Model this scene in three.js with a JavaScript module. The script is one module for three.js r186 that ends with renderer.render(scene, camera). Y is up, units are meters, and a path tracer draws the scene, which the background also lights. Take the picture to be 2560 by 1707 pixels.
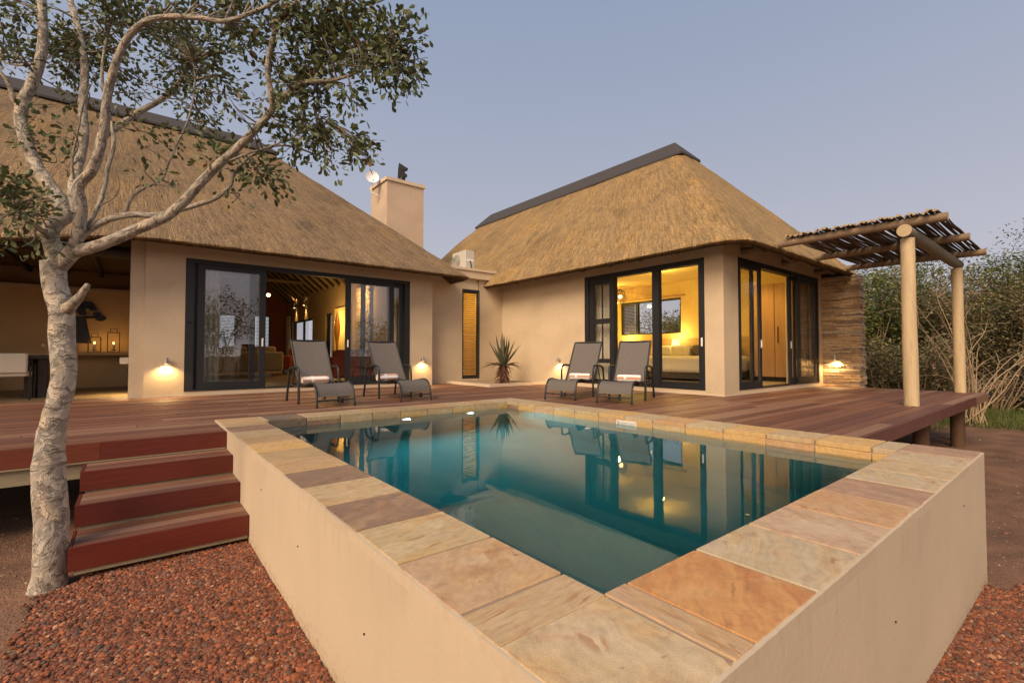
import * as THREE from 'three';
import { mergeGeometries, toCreasedNormals } from 'three/addons/utils/BufferGeometryUtils.js';
import { ImprovedNoise } from 'three/addons/math/ImprovedNoise.js';
import { RoundedBoxGeometry } from 'three/addons/geometries/RoundedBoxGeometry.js';

// ---------------------------------------------------------------- camera, sky, sun, exposure
const clamp01 = v => Math.min(1, Math.max(0, v));
const scene = new THREE.Scene();
const camera = new THREE.PerspectiveCamera(71.9, 1024 / 682, 0.05, 900);
camera.position.set(0, 0.78, 0);
{
  const p = 0.02763, yaw = [0.6266, -0.7793];
  camera.lookAt(yaw[0] * Math.cos(p), 0.78 + Math.sin(p), yaw[1] * Math.cos(p));
}
scene.add(camera);
const SUN_DIR = new THREE.Vector3(-0.84, 0.76, 0.42).normalize();
const SUN_COLOR = new THREE.Color().setRGB(1.0, 0.78, 0.53), SUN_POWER = 4.3, EXPOSURE = 1.0;
{
  const W = 512, H = 256, d = new Float32Array(W * H * 4);
  const gx = -0.95, gz = 0.31, bx_ = -0.63, bz_ = 0.78;
  for (let j = 0; j < H; j++) for (let i = 0; i < W; i++) {
    const el = ((j + 0.5) / H - 0.5) * Math.PI, az = ((i + 0.5) / W - 0.5) * 2 * Math.PI;
    const y = Math.sin(el), x = Math.cos(el) * Math.cos(az), z = Math.cos(el) * Math.sin(az);
    const u = Math.max(0, y), h = Math.sqrt(x * x + z * z) + 1e-6;
    const s = clamp01(0.5 + 0.5 * (x * gx + z * gz) / h);             // towards the afterglow, out of view, set to light walls facing left
    const k = Math.pow(1 - u, 1.7);
    const glow = Math.pow(s, 7) * Math.pow(1 - u, 2.2), back = Math.pow(clamp01(0.5 + 0.5 * (x * bx_ + z * bz_) / h), 1.5) * Math.pow(1 - u, 0.9);  // back brightens the out-of-view sky behind the camera to light the facades
    const zen = [0.215, 0.305, 0.465], hor = [0.60, 0.575, 0.625];
    const o = (j * W + i) * 4;
    for (let c = 0; c < 3; c++) d[o + c] = zen[c] + (hor[c] - zen[c]) * k + glow * [2.9, 1.82, 0.86][c] + back * [0.18, 0.15, 0.13][c];
    d[o + 3] = 1;
  }
  const t = new THREE.DataTexture(d, W, H, THREE.RGBAFormat, THREE.FloatType);
  t.mapping = THREE.EquirectangularReflectionMapping; t.magFilter = THREE.LinearFilter; t.minFilter = THREE.LinearFilter; t.needsUpdate = true;
  scene.background = t; scene.environment = t;
}
const sun = new THREE.DirectionalLight(SUN_COLOR, SUN_POWER);
sun.position.copy(SUN_DIR).multiplyScalar(60); sun.castShadow = true; sun.shadow.radius = 60;
sun.shadow.mapSize.set(2048, 2048);
Object.assign(sun.shadow.camera, { left: -22, right: 22, top: 22, bottom: -22, near: 1, far: 140 });
scene.add(sun, sun.target);
const renderer = new THREE.WebGLRenderer({ antialias: true });
renderer.setSize(1024, 682);
renderer.toneMapping = THREE.LinearToneMapping; renderer.toneMappingExposure = EXPOSURE;
renderer.shadowMap.enabled = true;

// ---------------------------------------------------------------- helpers
function rng(seed) { let a = seed >>> 0; return () => { a = (a + 0x6D2B79F5) | 0; let t = Math.imul(a ^ (a >>> 15), 1 | a); t = (t + Math.imul(t ^ (t >>> 7), 61 | t)) ^ t; return ((t ^ (t >>> 14)) >>> 0) / 4294967296; }; }
const R = rng(7), rr = (a, b, f = R) => a + (b - a) * f();
const PN = new ImprovedNoise(), noise = (x, y, z) => PN.noise(x, y, z);
const fbm = (x, y, z, o = 4) => { let s = 0, a = 0.5; for (let i = 0; i < o; i++) { s += a * PN.noise(x, y, z); x *= 2.03; y *= 2.03; z *= 2.03; a *= 0.5; } return s; };
const V = (x, y, z) => new THREE.Vector3(x, y, z);
const lin = (r, g, b) => new THREE.Color().setRGB(r, g, b);
const smooth = (a, b, x) => { const t = clamp01((x - a) / (b - a)); return t * t * (3 - 2 * t); };

const used = {};
function numbered(n) { if (!(n in used)) { used[n] = 0; return n; } used[n]++; return n + '_' + String(used[n]).padStart(3, '0'); }
function tag(o, label, category, group, kind) {
  if (label) o.userData.label = label; if (category) o.userData.category = category;
  if (group) o.userData.group = group; if (kind) o.userData.kind = kind; return o;
}
function thing(name, label, category, pos = [0, 0, 0], turn = 0, group) {
  const g = new THREE.Group(); g.name = numbered(name); g.position.set(...pos); g.rotation.y = turn; scene.add(g);
  return tag(g, label, category, group);
}
function prep(g) { let q = g.index ? g.toNonIndexed() : g; for (const k of Object.keys(q.attributes)) if (!['position', 'normal', 'uv', 'color'].includes(k)) q.deleteAttribute(k); if (!q.attributes.uv) q.setAttribute('uv', new THREE.Float32BufferAttribute(new Float32Array(q.attributes.position.count * 2), 2)); return q; }
function merge(list) { return list.length === 1 ? list[0] : mergeGeometries(list.map(prep), false); }
const partCount = new WeakMap();
function part(name, geo, mat, parent, label) {
  const m = new THREE.Mesh(Array.isArray(geo) ? merge(geo) : geo, mat); m.castShadow = m.receiveShadow = true;
  if (parent && parent !== scene) { const c = partCount.get(parent) || {}; partCount.set(parent, c); const k = c[name] = (c[name] ?? -1) + 1; m.name = k ? name + '_' + String(k).padStart(3, '0') : name; parent.add(m); }
  else { m.name = numbered(name); scene.add(m); }
  if (label) m.userData.label = label;
  return m;
}
function struct(name, geo, mat) { const m = part(name, geo, mat, scene); m.userData.kind = 'structure'; return m; }
// box between two corners, uv in metres
function bx(x0, x1, y0, y1, z0, z1, uvoff) {
  const w = Math.abs(x1 - x0), h = Math.abs(y1 - y0), d = Math.abs(z1 - z0), g = new THREE.BoxGeometry(w, h, d);
  const uv = g.attributes.uv, n = g.attributes.normal, p = g.attributes.position, ox = uvoff ? uvoff[0] : (x0 * 0.37), oy = uvoff ? uvoff[1] : (z0 * 0.21);
  const long = w >= d;
  for (let i = 0; i < uv.count; i++) {
    const ax = Math.abs(n.getX(i)), ay = Math.abs(n.getY(i));
    let a, b;
    if (ay > 0.5) { a = long ? p.getX(i) : p.getZ(i); b = long ? p.getZ(i) : p.getX(i); }
    else if (ax > 0.5) { a = p.getZ(i); b = p.getY(i); } else { a = p.getX(i); b = p.getY(i); }
    uv.setXY(i, a + ox, b + oy);
  }
  g.translate((x0 + x1) / 2, (y0 + y1) / 2, (z0 + z1) / 2); return g;
}
function rbx(x0, x1, y0, y1, z0, z1, r = 0.02, s = 2) { const g = new RoundedBoxGeometry(Math.abs(x1 - x0), Math.abs(y1 - y0), Math.abs(z1 - z0), s, r); g.translate((x0 + x1) / 2, (y0 + y1) / 2, (z0 + z1) / 2); return g; }
function cyl(x, y0, y1, z, r0, r1 = r0, seg = 14) { const g = new THREE.CylinderGeometry(r1, r0, y1 - y0, seg); g.translate(x, (y0 + y1) / 2, z); return g; }
// bar of round section through points
function tube(pts, r, seg = 8, tension = 0.5, steps) { const c = new THREE.CatmullRomCurve3(pts.map(p => p.isVector3 ? p : V(...p)), false, 'catmullrom', tension); return new THREE.TubeGeometry(c, steps || Math.max(6, pts.length * 6), r, seg, false); }
function rod(a, b, r, seg = 8) { a = a.isVector3 ? a : V(...a); b = b.isVector3 ? b : V(...b); const d = b.clone().sub(a), L = d.length(), g = new THREE.CylinderGeometry(r, r, L, seg); g.applyQuaternion(new THREE.Quaternion().setFromUnitVectors(V(0, 1, 0), d.normalize())); g.translate((a.x + b.x) / 2, (a.y + b.y) / 2, (a.z + b.z) / 2); return g; }
// tapered limb through [x,y,z,r] stations, uv (round, metres along), bumpy
function limb(st, seg = 12, per = 7, bump = 0.05, seed = 0, cap = false) {
  const P = new THREE.CatmullRomCurve3(st.map(s => V(s[0], s[1], s[2])), false, 'centripetal'), n = (st.length - 1) * per;
  const pos = [], uv = [], idx = []; let along = 0, prev = null, N = V(1, 0, 0), B = V(0, 0, 1);
  for (let i = 0; i <= n; i++) {
    const t = i / n, p = P.getPoint(t), T = P.getTangent(t).normalize();
    const f = t * (st.length - 1), k = Math.min(st.length - 2, Math.floor(f)), fr = f - k, e = fr * fr * (3 - 2 * fr); let r = st[k][3] + (st[k + 1][3] - st[k][3]) * e;
    if (cap && i === n) r *= 0.05;
    N.addScaledVector(T, -N.dot(T)).normalize(); B.crossVectors(T, N).normalize();
    if (prev) along += p.distanceTo(prev); prev = p;
    for (let j = 0; j <= seg; j++) {
      const a = j / seg * Math.PI * 2, ca = Math.cos(a), sa = Math.sin(a);
      const q = r * (1 + bump * 2 * fbm(ca * 1.1 + seed, sa * 1.1 + seed * 3, along / Math.max(r, .02) * 0.45, 3));
      pos.push(p.x + (N.x * ca + B.x * sa) * q, p.y + (N.y * ca + B.y * sa) * q, p.z + (N.z * ca + B.z * sa) * q);
      uv.push(j / seg * Math.max(1, Math.round(r * 6.28 / 0.36)) * 0.36, along);
    }
  }
  for (let i = 0; i < n; i++) for (let j = 0; j < seg; j++) { const a = i * (seg + 1) + j, b = a + seg + 1; idx.push(a, a + 1, b, b, a + 1, b + 1); }
  const g = new THREE.BufferGeometry(); g.setAttribute('position', new THREE.Float32BufferAttribute(pos, 3)); g.setAttribute('uv', new THREE.Float32BufferAttribute(uv, 2)); g.setIndex(idx); g.computeVertexNormals();
  const nn = g.attributes.normal, pp = g.attributes.position; // close the seam
  for (let i = 0; i <= n; i++) { const a = i * (seg + 1), b = a + seg; const v = V(nn.getX(a) + nn.getX(b), nn.getY(a) + nn.getY(b), nn.getZ(a) + nn.getZ(b)).normalize(); nn.setXYZ(a, v.x, v.y, v.z); nn.setXYZ(b, v.x, v.y, v.z); }
  return g;
}
function lengthwise(g) { const uv = g.attributes.uv; for (let i = 0; i < uv.count; i++) uv.setXY(i, uv.getY(i), uv.getX(i)); return g; } // grain along the pole
// ---------------------------------------------------------------- textures
function tex(w, h, fn, srgb, rx = 1, ry = 1) {
  const d = new Uint8Array(w * h * 4);
  for (let j = 0; j < h; j++) for (let i = 0; i < w; i++) { const c = fn(i / w, j / h, i, j), o = (j * w + i) * 4; for (let k = 0; k < 3; k++) { let v = typeof c === 'number' ? c : c[k]; if (srgb) v = v <= 0.0031308 ? v * 12.92 : 1.055 * Math.pow(Math.max(0, v), 1 / 2.4) - 0.055; d[o + k] = Math.round(255 * clamp01(v)); } d[o + 3] = 255; }
  const t = new THREE.DataTexture(d, w, h); t.magFilter = THREE.LinearFilter; t.minFilter = THREE.LinearMipmapLinearFilter; t.wrapS = t.wrapT = THREE.RepeatWrapping; if (srgb) t.colorSpace = THREE.SRGBColorSpace; t.repeat.set(rx, ry); t.needsUpdate = true; return t;
}
// tileable fractal noise
function tn(u, v, f, o = 4, seed = 0) { const A = u * Math.PI * 2, Bq = v * Math.PI * 2, r = f / 6.283; let s = 0, a = 0.5, k = r; for (let i = 0; i < o; i++) { s += a * PN.noise(Math.cos(A) * k + seed, Math.sin(A) * k + Math.cos(Bq) * k * 1.37 + seed * 1.7, Math.sin(Bq) * k + seed * 0.6); k *= 2; a *= 0.5; } return s; }
const grainSet = new Map();
function speckle(size, seed) { const f = rng(seed), a = new Float32Array(size * size); for (let i = 0; i < a.length; i++) a[i] = f(); return a; }
function blur(a, n, w) { const b = new Float32Array(a.length); for (let pass = 0; pass < 2; pass++) { for (let j = 0; j < n; j++) for (let i = 0; i < n; i++) { let s = 0; for (let k = -w; k <= w; k++) s += pass ? b0[((j + k + n) % n) * n + i] : a[j * n + (i + k + n) % n]; (pass ? b : (b0 ||= new Float32Array(a.length)))[j * n + i] = s / (2 * w + 1); } } const out = b.slice(); b0 = null; return out; }
let b0 = null;

const M = {};
const turned = t => { const c = t.clone(); c.rotation = Math.PI / 2; c.needsUpdate = true; return c; };
const std = (color, o = {}) => new THREE.MeshStandardMaterial({ color, roughness: 0.8, ...o });
{ // thatch: ends of cut reed, speckled
  const n = 1024, s1 = blur(speckle(n, 11), n, 1), s2 = blur(speckle(n, 12), n, 3), s3 = blur(speckle(n, 13), n, 7), s4 = blur(speckle(n, 14), n, 14);
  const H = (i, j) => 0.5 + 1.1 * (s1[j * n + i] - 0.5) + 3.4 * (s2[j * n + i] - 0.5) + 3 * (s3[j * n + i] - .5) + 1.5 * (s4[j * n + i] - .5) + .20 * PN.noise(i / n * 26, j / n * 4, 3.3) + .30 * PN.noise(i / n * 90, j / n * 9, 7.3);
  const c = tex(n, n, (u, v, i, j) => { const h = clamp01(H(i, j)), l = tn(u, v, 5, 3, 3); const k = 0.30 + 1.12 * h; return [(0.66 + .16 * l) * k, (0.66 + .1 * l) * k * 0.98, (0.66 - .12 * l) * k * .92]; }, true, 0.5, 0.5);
  const b = tex(n, n, (u, v, i, j) => H(i, j), false, 0.5, 0.5);
  M.thatch = std(lin(1.0, 0.665, 0.315), { map: c, bumpMap: b, bumpScale: 0.055, roughness: 0.95, vertexColors: true });
}
{ // plaster
  const c = tex(512, 512, (u, v) => { const a = tn(u, v, 3, 5, 1), b = tn(u, v * 0.4, 26, 3, 8); const k = 0.93 + 0.16 * a + 0.07 * b; return [k, k * (0.995 + 0.01 * a), k * (0.985 + 0.03 * a)]; }, true, 0.5, 0.5);
  const b = tex(512, 512, (u, v) => 0.5 + 0.35 * tn(u, v, 8, 4, 2) + 0.25 * tn(u, v, 60, 3, 5), false, 0.8, 0.8);
  M.wall = std(lin(0.585, 0.46, 0.315), { map: c, bumpMap: b, bumpScale: 0.004, roughness: 0.9 });
  const pwall = (gv, seed) => tex(512, 512, (u, v) => { const a = tn(u, v, 3, 5, 1), st = .6 * PN.noise(u * 9, v * .9, 2) + .4 * PN.noise(u * 27, v * 2, 5), k = 0.95 + 0.12 * a - .035 * smooth(.0, .5, st); const w = v > .6 ? v : v + 1, hgt = w - gv + .020 * tn(u, .5, 9, 4, seed), dirt = (1 - smooth(0, .055, hgt)) * clamp01(.62 + .9 * tn(u, v, 16, 4, seed + 2)), sp = smooth(.18, .3, PN.noise(u * 70, v * 70, seed)) * (1 - smooth(.0, .10, hgt)) * .5, run = smooth(.12, .42, PN.noise(u * 46, .4, seed + 5)) * smooth(.20, .30, w > 1.6 ? 0 : (w - 1)) * .12, q = clamp01(.55 * dirt + sp + run); return [k * (1 - .42 * q), k * .995 * (1 - .55 * q), k * (.98 + .02 * a) * (1 - .66 * q)]; }, true, 0.45, 0.45);
  M.poolWall = std(lin(0.55, 0.44, 0.318), { map: pwall(.961, 3), bumpMap: b, bumpScale: 0.0025, roughness: 0.88 });
  M.poolWallRight = M.poolWall.clone(); M.poolWallRight.map = pwall(.868, 8);
  M.chimney = std(lin(0.54, 0.41, 0.30), { map: c, bumpMap: b, bumpScale: 0.003, roughness: 0.9 });
  M.inner = std(lin(0.72, 0.56, 0.24), { map: c, bumpMap: b, bumpScale: 0.002, roughness: 0.9 });  // yellow of the lamplight is worked into this wall colour
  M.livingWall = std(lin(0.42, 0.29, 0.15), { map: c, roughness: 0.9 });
  M.patioWall = std(lin(0.62, 0.43, 0.23), { map: c, roughness: 0.9 });  // veranda wall tones raised to stand in for light of unseen lamps
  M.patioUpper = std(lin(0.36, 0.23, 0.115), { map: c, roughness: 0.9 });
  M.redWall = std(lin(0.20, 0.055, 0.03), { map: c, roughness: 0.9 });
  M.kerb = std(lin(0.62, 0.49, 0.36), { map: c, bumpMap: b, bumpScale: 0.004, roughness: 0.85 });
  M.pondLining = std(lin(0.27, 0.36, 0.355), { map: c, bumpMap: b, bumpScale: 0.004, roughness: 0.8 });
  M.bench = std(lin(0.21, 0.285, 0.28), { map: c, bumpMap: b, bumpScale: 0.004, roughness: 0.8 });
}
{ // hardwood grain (grey, tinted per board)
  const g = tex(1024, 256, (u, v) => { const w = tn(u, v, 4, 3, 4) * 0.12; const l = tn(u * 1, v * 1, 2, 2, 9); let s = 0; s += PN.noise(u * 6, (v + w * 0.3) * 60, 1.5) * 0.6 + PN.noise(u * 14, v * 150, 4.2) * 0.5 + PN.noise(u * 40, v * 90, 9.1) * 0.35; return clamp01(0.76 + 0.25 * s + 0.18 * l); }, true, 0.5, 2);
  const b = tex(1024, 256, (u, v) => 0.5 + 0.4 * PN.noise(u * 10, v * 140, 2.2) + 0.3 * PN.noise(u * 30, v * 60, 6), false, 0.5, 2);
  M.deck = [[.235, .100, .058], [.28, .135, .082], [.19, .076, .046], [.25, .108, .060], [.33, .175, .11], [.20, .088, .055], [.22, .086, .048], [.32, .17, .105], [.17, .07, .045]].map(c => std(lin(...c), { map: g, bumpMap: b, bumpScale: 0.002, roughness: 0.55 }));  // two palest tones stand in for sheen on single boards
  M.fascia = [[.15, .022, .012], [.125, .020, .012], [.185, .040, .017]].map(c => std(lin(...c), { map: g, bumpMap: b, bumpScale: 0.001, roughness: 0.42 }));
  M.fasciaRight = [[.17, .062, .046], [.155, .052, .04], [.30, .16, .10]].map(c => std(lin(...c), { map: g, bumpMap: b, bumpScale: 0.001, roughness: 0.55 }));
  M.pole = std(lin(0.66, 0.50, 0.30), { map: g, bumpMap: b, bumpScale: 0.004, roughness: 0.75 });
  M.rafter = std(lin(0.29, 0.20, 0.125), { map: g, bumpMap: b, bumpScale: 0.004, roughness: 0.8 });
  M.poleGrey = std(lin(0.29, 0.25, 0.17), { map: g, bumpMap: b, bumpScale: 0.004, roughness: 0.8 });
  M.lath = std(lin(1, 1, 1), { map: g, vertexColors: true, roughness: 0.85 });
  M.darkPost = std(lin(0.14, 0.07, 0.035), { map: g, bumpMap: b, bumpScale: 0.004, roughness: 0.8 });
  M.underbeam = std(lin(0.36, 0.29, 0.19), { map: g, roughness: 0.8 });
  M.wardrobe = std(lin(0.56, 0.33, 0.16), { map: turned(g), roughness: 0.5 });
  M.darkWood = std(lin(0.035, 0.022, 0.016), { map: g, roughness: 0.45 });
  M.roofDark = std(lin(0.05, 0.03, 0.014), { roughness: .95 });  // dark ceiling against paler rafters paints in their lamplit contrast
  M.roofWood = std(lin(0.18, 0.115, 0.05), { map: g, roughness: 0.85 });
  M.floorWood = std(lin(0.20, 0.13, 0.08), { map: g, roughness: 0.35 });
  M.panel = std(lin(0.62, 0.42, 0.18), { map: g, roughness: 0.6 });
}
{ // bark
  const s = blur(speckle(512, 31), 512, 1);
  const f = (u, v, i, j) => {
    const w = .12 * tn(u, v, 7, 3, 5), L = tn(u, v, 5, 4, 21), P = tn(u, v, 10, 3, 27), G = tn(u, v, 7, 4, 33);
    let k = 0.60 + 0.55 * L + 0.16 * (s[j * 512 + i] - .5);
    k += (0.86 - k) * smooth(.07, .13, P) * .75; k *= 1 - .38 * smooth(.10, .22, G);
    const a = PN.noise(u * 2.5, (v + w * .5) * 30, 3.3) + .5 * PN.noise(u * 7, (v + w * .5) * 62, 7.1); k *= 1 - .46 * smooth(.24, .46, a) * smooth(-.2, .15, PN.noise(u * 4, v * 4, 9)); k *= 1 + .10 * PN.noise(u * 30, v * 40, 4);
    return k;
  };
  const c = tex(512, 512, (u, v, i, j) => { const k = f(u, v, i, j), t = tn(u, v, 4, 3, 41); return [k * (0.63 + .10 * t), k * 0.54, k * (0.445 - .08 * t)]; }, true, 1 / 0.36, 1.6);
  const b = tex(512, 512, (u, v, i, j) => f(u, v, i, j), false, 1 / 0.36, 1.6);
  M.bark = std(lin(0.95, 0.95, 0.95), { map: c, bumpMap: b, bumpScale: 0.02, roughness: 0.92 });
}
{ // soil
  const s = blur(speckle(1024, 51), 1024, 1), s2 = blur(speckle(1024, 52), 1024, 5);
  const h = (u, v, i, j) => 0.5 + 0.6 * tn(u, v, 5, 5, 13) + 0.5 * (s[j * 1024 + i] - .5) + 1.6 * (s2[j * 1024 + i] - .5);
  const c = tex(1024, 1024, (u, v, i, j) => { const k = 0.25 + 1.1 * h(u, v, i, j); return [k, k * 0.99, k * .98]; }, true, 0.4, 0.4);
  const b = tex(1024, 1024, (u, v, i, j) => h(u, v, i, j), false, 0.4, 0.4);
  M.soil = std(lin(0.225, 0.116, 0.07), { map: c, bumpMap: b, bumpScale: 0.03, roughness: 0.97, vertexColors: true });
}
M.frame = std(lin(0.011, 0.012, 0.014), { roughness: 0.55 });
M.track = std(lin(0.10, 0.10, 0.10), { roughness: 0.35, metalness: 0.6 });
M.ridge = std(lin(0.045, 0.039, 0.040), { roughness: 0.85 });
M.steel = std(lin(0.55, 0.53, 0.50), { roughness: 0.32, metalness: 0.9 });
M.white = std(lin(0.78, 0.77, 0.75), { roughness: 0.5 });
M.blackMetal = std(lin(0.016, 0.015, 0.015), { roughness: 0.4, metalness: 0.3 });
M.lounger = std(lin(0.018, 0.018, 0.019), { roughness: 0.45 });
{
  const w = tex(256, 256, (u, v) => 0.74 + 0.2 * Math.sin(u * 6.283 * 32) * Math.sin(v * 6.283 * 32) + 0.12 * tn(u, v, 6, 3, 5), false, 6, 6);
  M.sling = std(lin(0.165, 0.14, 0.125), { map: w, bumpMap: w, bumpScale: 0.001, roughness: 0.8 });
  M.sofa = std(lin(0.30, 0.235, 0.165), { map: w, roughness: 0.95 });
  M.rust = std(lin(0.22, 0.035, 0.012), { map: w, roughness: 0.9 });
  M.linen = std(lin(0.82, 0.78, 0.70), { map: w, roughness: 0.95 });
  M.curtain = std(lin(0.80, 0.71, 0.56), { map: w, roughness: 0.95 });
  M.throwDark = std(lin(0.10, 0.085, 0.06), { map: w, roughness: 0.95 });
}
M.glass = new THREE.MeshPhysicalMaterial({ color: lin(0.90, 0.91, 0.90), transmission: 1, thickness: 0, roughness: 0, ior: 1.95 });
M.glassClear = new THREE.MeshPhysicalMaterial({ color: lin(0.94, 0.95, 0.94), transmission: 1, thickness: 0, roughness: 0, ior: 1.6 });
M.glow = (r, g, b, k) => new THREE.MeshStandardMaterial({ color: 0x000000, emissive: lin(r, g, b), emissiveIntensity: k, roughness: 1 });
// ---------------------------------------------------------------- ground
const gY = (x, z) => { const a = smooth(0.5, 5.5, x + 0.15 * z); return -0.78 - 0.22 * a + 0.012 * fbm(x * 1.3, z * 1.3, 0.4, 3) + 0.03 * fbm(x * 0.25, z * 0.25, 3.1, 2) * smooth(6, 12, Math.abs(x)) ; };
{
  const xs = [], zs = [];
  for (let i = -70; i <= 70; i++) { const t = i / 70; xs.push(4 + 14 * t + 420 * Math.sign(t) * Math.pow(Math.abs(t), 7)); zs.push(-3 + 12 * t + 420 * Math.sign(t) * Math.pow(Math.abs(t), 7)); }
  xs.push(.90, .94, 5.02, 5.06); zs.push(-.74, -.78, -6.30, -6.34); xs.sort((a, b) => a - b); zs.sort((a, b) => a - b);
  const inPool = (x, z) => x > .92 && x < 5.04 && z < -.76 && z > -6.32; // the ground is dug out under the pool
  const pos = [], uv = [], col = [], idx = [], n = xs.length;
  for (const z of zs) for (const x of xs) {
    pos.push(x, inPool(x, z) ? -1.9 : gY(x, z), z); uv.push(x, z);
    const green = smooth(14.5, 20, x + 0.6 * fbm(x * .6, z * .6, 1, 3) * 4) * 0.6, w = 0.9 + 0.5 * fbm(x * 0.7, z * 0.7, 8, 4);
    col.push(w * (1 - .45 * green), w * (1 - 0.1 * green), w * (1 - .25 * green));
  }
  for (let j = 0; j < n - 1; j++) for (let i = 0; i < n - 1; i++) { const a = j * n + i; idx.push(a, a + n, a + 1, a + 1, a + n, a + n + 1); }
  const g = new THREE.BufferGeometry(); g.setAttribute('position', new THREE.Float32BufferAttribute(pos, 3)); g.setAttribute('uv', new THREE.Float32BufferAttribute(uv, 2)); g.setAttribute('color', new THREE.Float32BufferAttribute(col, 3)); g.setIndex(idx); g.computeVertexNormals();
  struct('ground', g, M.soil);
}
// ---------------------------------------------------------------- swimming pool
const PX0 = 0.755, PX1 = 5.24, PZ0 = -0.575, PZ1 = -6.54, IX0 = 1.18, IX1 = 4.80, IZ0 = -1.0, IZ1 = -6.1, WATER = -0.09, PFLOOR = -1.55;
const pool = thing('swimming_pool', 'raised plastered swimming pool with teal water and sandstone coping beside the wooden deck', 'pool');
const slabTex = [];
{ // sandstone slabs, each print its own base tone, bands and blotches
  const mk = (seed, base, band, amt, freq, ang, blotch, bamt, veil) => tex(384, 384, (u, v, i, j) => {
    const x = u + seed * 3.1, y = v + seed * 1.7, ca = Math.cos(ang), sa = Math.sin(ang), wv = 0.16 * fbm(x * 2.2, y * 2.2, seed, 4), q = x * ca + y * sa + wv, p = -x * sa + y * ca;
    const st = smooth(-.12, .38, fbm(q * freq * 2.2, p * .8, seed + 2, 5)) * amt, fine = .10 * PN.noise(q * freq * 16, p * 2.5, seed + 4);
    const rust = .75 * smooth(.34, .52, PN.noise(q * freq * 7, p * 1.6, seed + 30) + .35 * PN.noise(q * freq * 19, p * 4, seed + 31)) * smooth(-.05, .25, fbm(x * 1.6, y * 1.6, seed + 33, 3));
    const bl = smooth(0.05, 0.25, fbm(x * 2.6, y * 2.6, seed + 5, 6)) * bamt, gr = 1 + 1.6 * fine + 0.16 * PN.noise(x * 85, y * 85, seed) + 0.12 * PN.noise(x * 150, y * 150, seed) + 0.26 * fbm(x * 10, y * 10, seed + 9, 5), pit = 1 - 0.4 * smooth(0.30, 0.42, fbm(x * 11, y * 11, seed + 7, 3)) * smooth(.05, .3, fbm(x * 2, y * 2, seed + 17, 2));
    const vl = smooth(0.0, 0.4, fbm(x * 1.5, y * 1.5, seed + 12, 4)) * veil, vein = 1 - .14 * (1 - smooth(0, .06, Math.abs(fbm(x * 1.7, y * 1.7, seed + 21, 4) - .12)));
    return [0, 1, 2].map(k => { let c = base[k] * (1 - st) + band[k] * st; c = c * (1 - bl) + blotch[k] * bl; c = c * (1 - vl) + [.62, .56, .46][k] * vl; c = c * (1 - rust) + [.36, .19, .085][k] * rust; return c * gr * pit * (k ? vein : .5 + .5 * vein); });
  }, true);
  const beige = [.54, .43, .285], tan = [.47, .34, .21], orange = [.46, .23, .085], ochre = [.56, .36, .13], mauve = [.25, .175, .13], pink = [.49, .36, .245], grey = [.47, .40, .29], brown = [.36, .22, .12];
  const defs = { beige: [1, beige, ochre, .35, 1.2, .3, grey, .5, .3], stripe: [2, [.50, .38, .24], [.42, .24, .11], .6, 2.2, 1.35, beige, .25, .1], pinkish: [3, [.50, .36, .24], ochre, .35, 1.1, .8, brown, .45, .35], swirl: [4, [.48, .39, .25], ochre, .55, 2.2, 1.3, [.60, .50, .34], .5, .2], mauve: [5, mauve, brown, .5, 1.8, 1.2, [.20, .145, .12], .5, .05], plain: [6, [.50, .40, .26], ochre, .45, 1.5, 1.4, brown, .2, .2], mauve2: [7, [.28, .19, .135], tan, .4, 1.3, .9, [.19, .135, .12], .5, 0], tan: [8, tan, ochre, .45, 2.4, 1.35, beige, .4, .1], tan2: [9, [.44, .34, .20], brown, .4, 2.6, 1.45, beige, .3, 0], grey: [10, [.47, .40, .29], ochre, .4, 1.8, .4, pink, .3, .3], orange: [11, [.54, .30, .125], [.42, .17, .07], .7, 1.8, .55, [.56, .36, .18], .5, 0], lines: [12, [.50, .38, .28], brown, .45, 2.6, 1.0, pink, .4, .25], rust: [13, [.50, .33, .19], orange, .35, 1.4, .6, pink, .4, .2], pinkbrown: [14, [.40, .265, .19], mauve, .5, 1.8, 1.3, pink, .5, .1], gold: [15, [.58, .40, .18], ochre, .5, 1.6, .5, beige, .4, .1], smoke: [16, [.17, .145, .12], brown, .5, 2, 1.2, [.10, .09, .08], .5, 0] };
  for (const k in defs) { const d = defs[k], t = mk(...d), b = t.clone(); b.colorSpace = THREE.NoColorSpace; b.needsUpdate = true; slabTex[k] = std(lin(.93, .85, .745), { map: t, bumpMap: t, bumpScale: 0.005, roughness: 0.62 }); }
}
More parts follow.
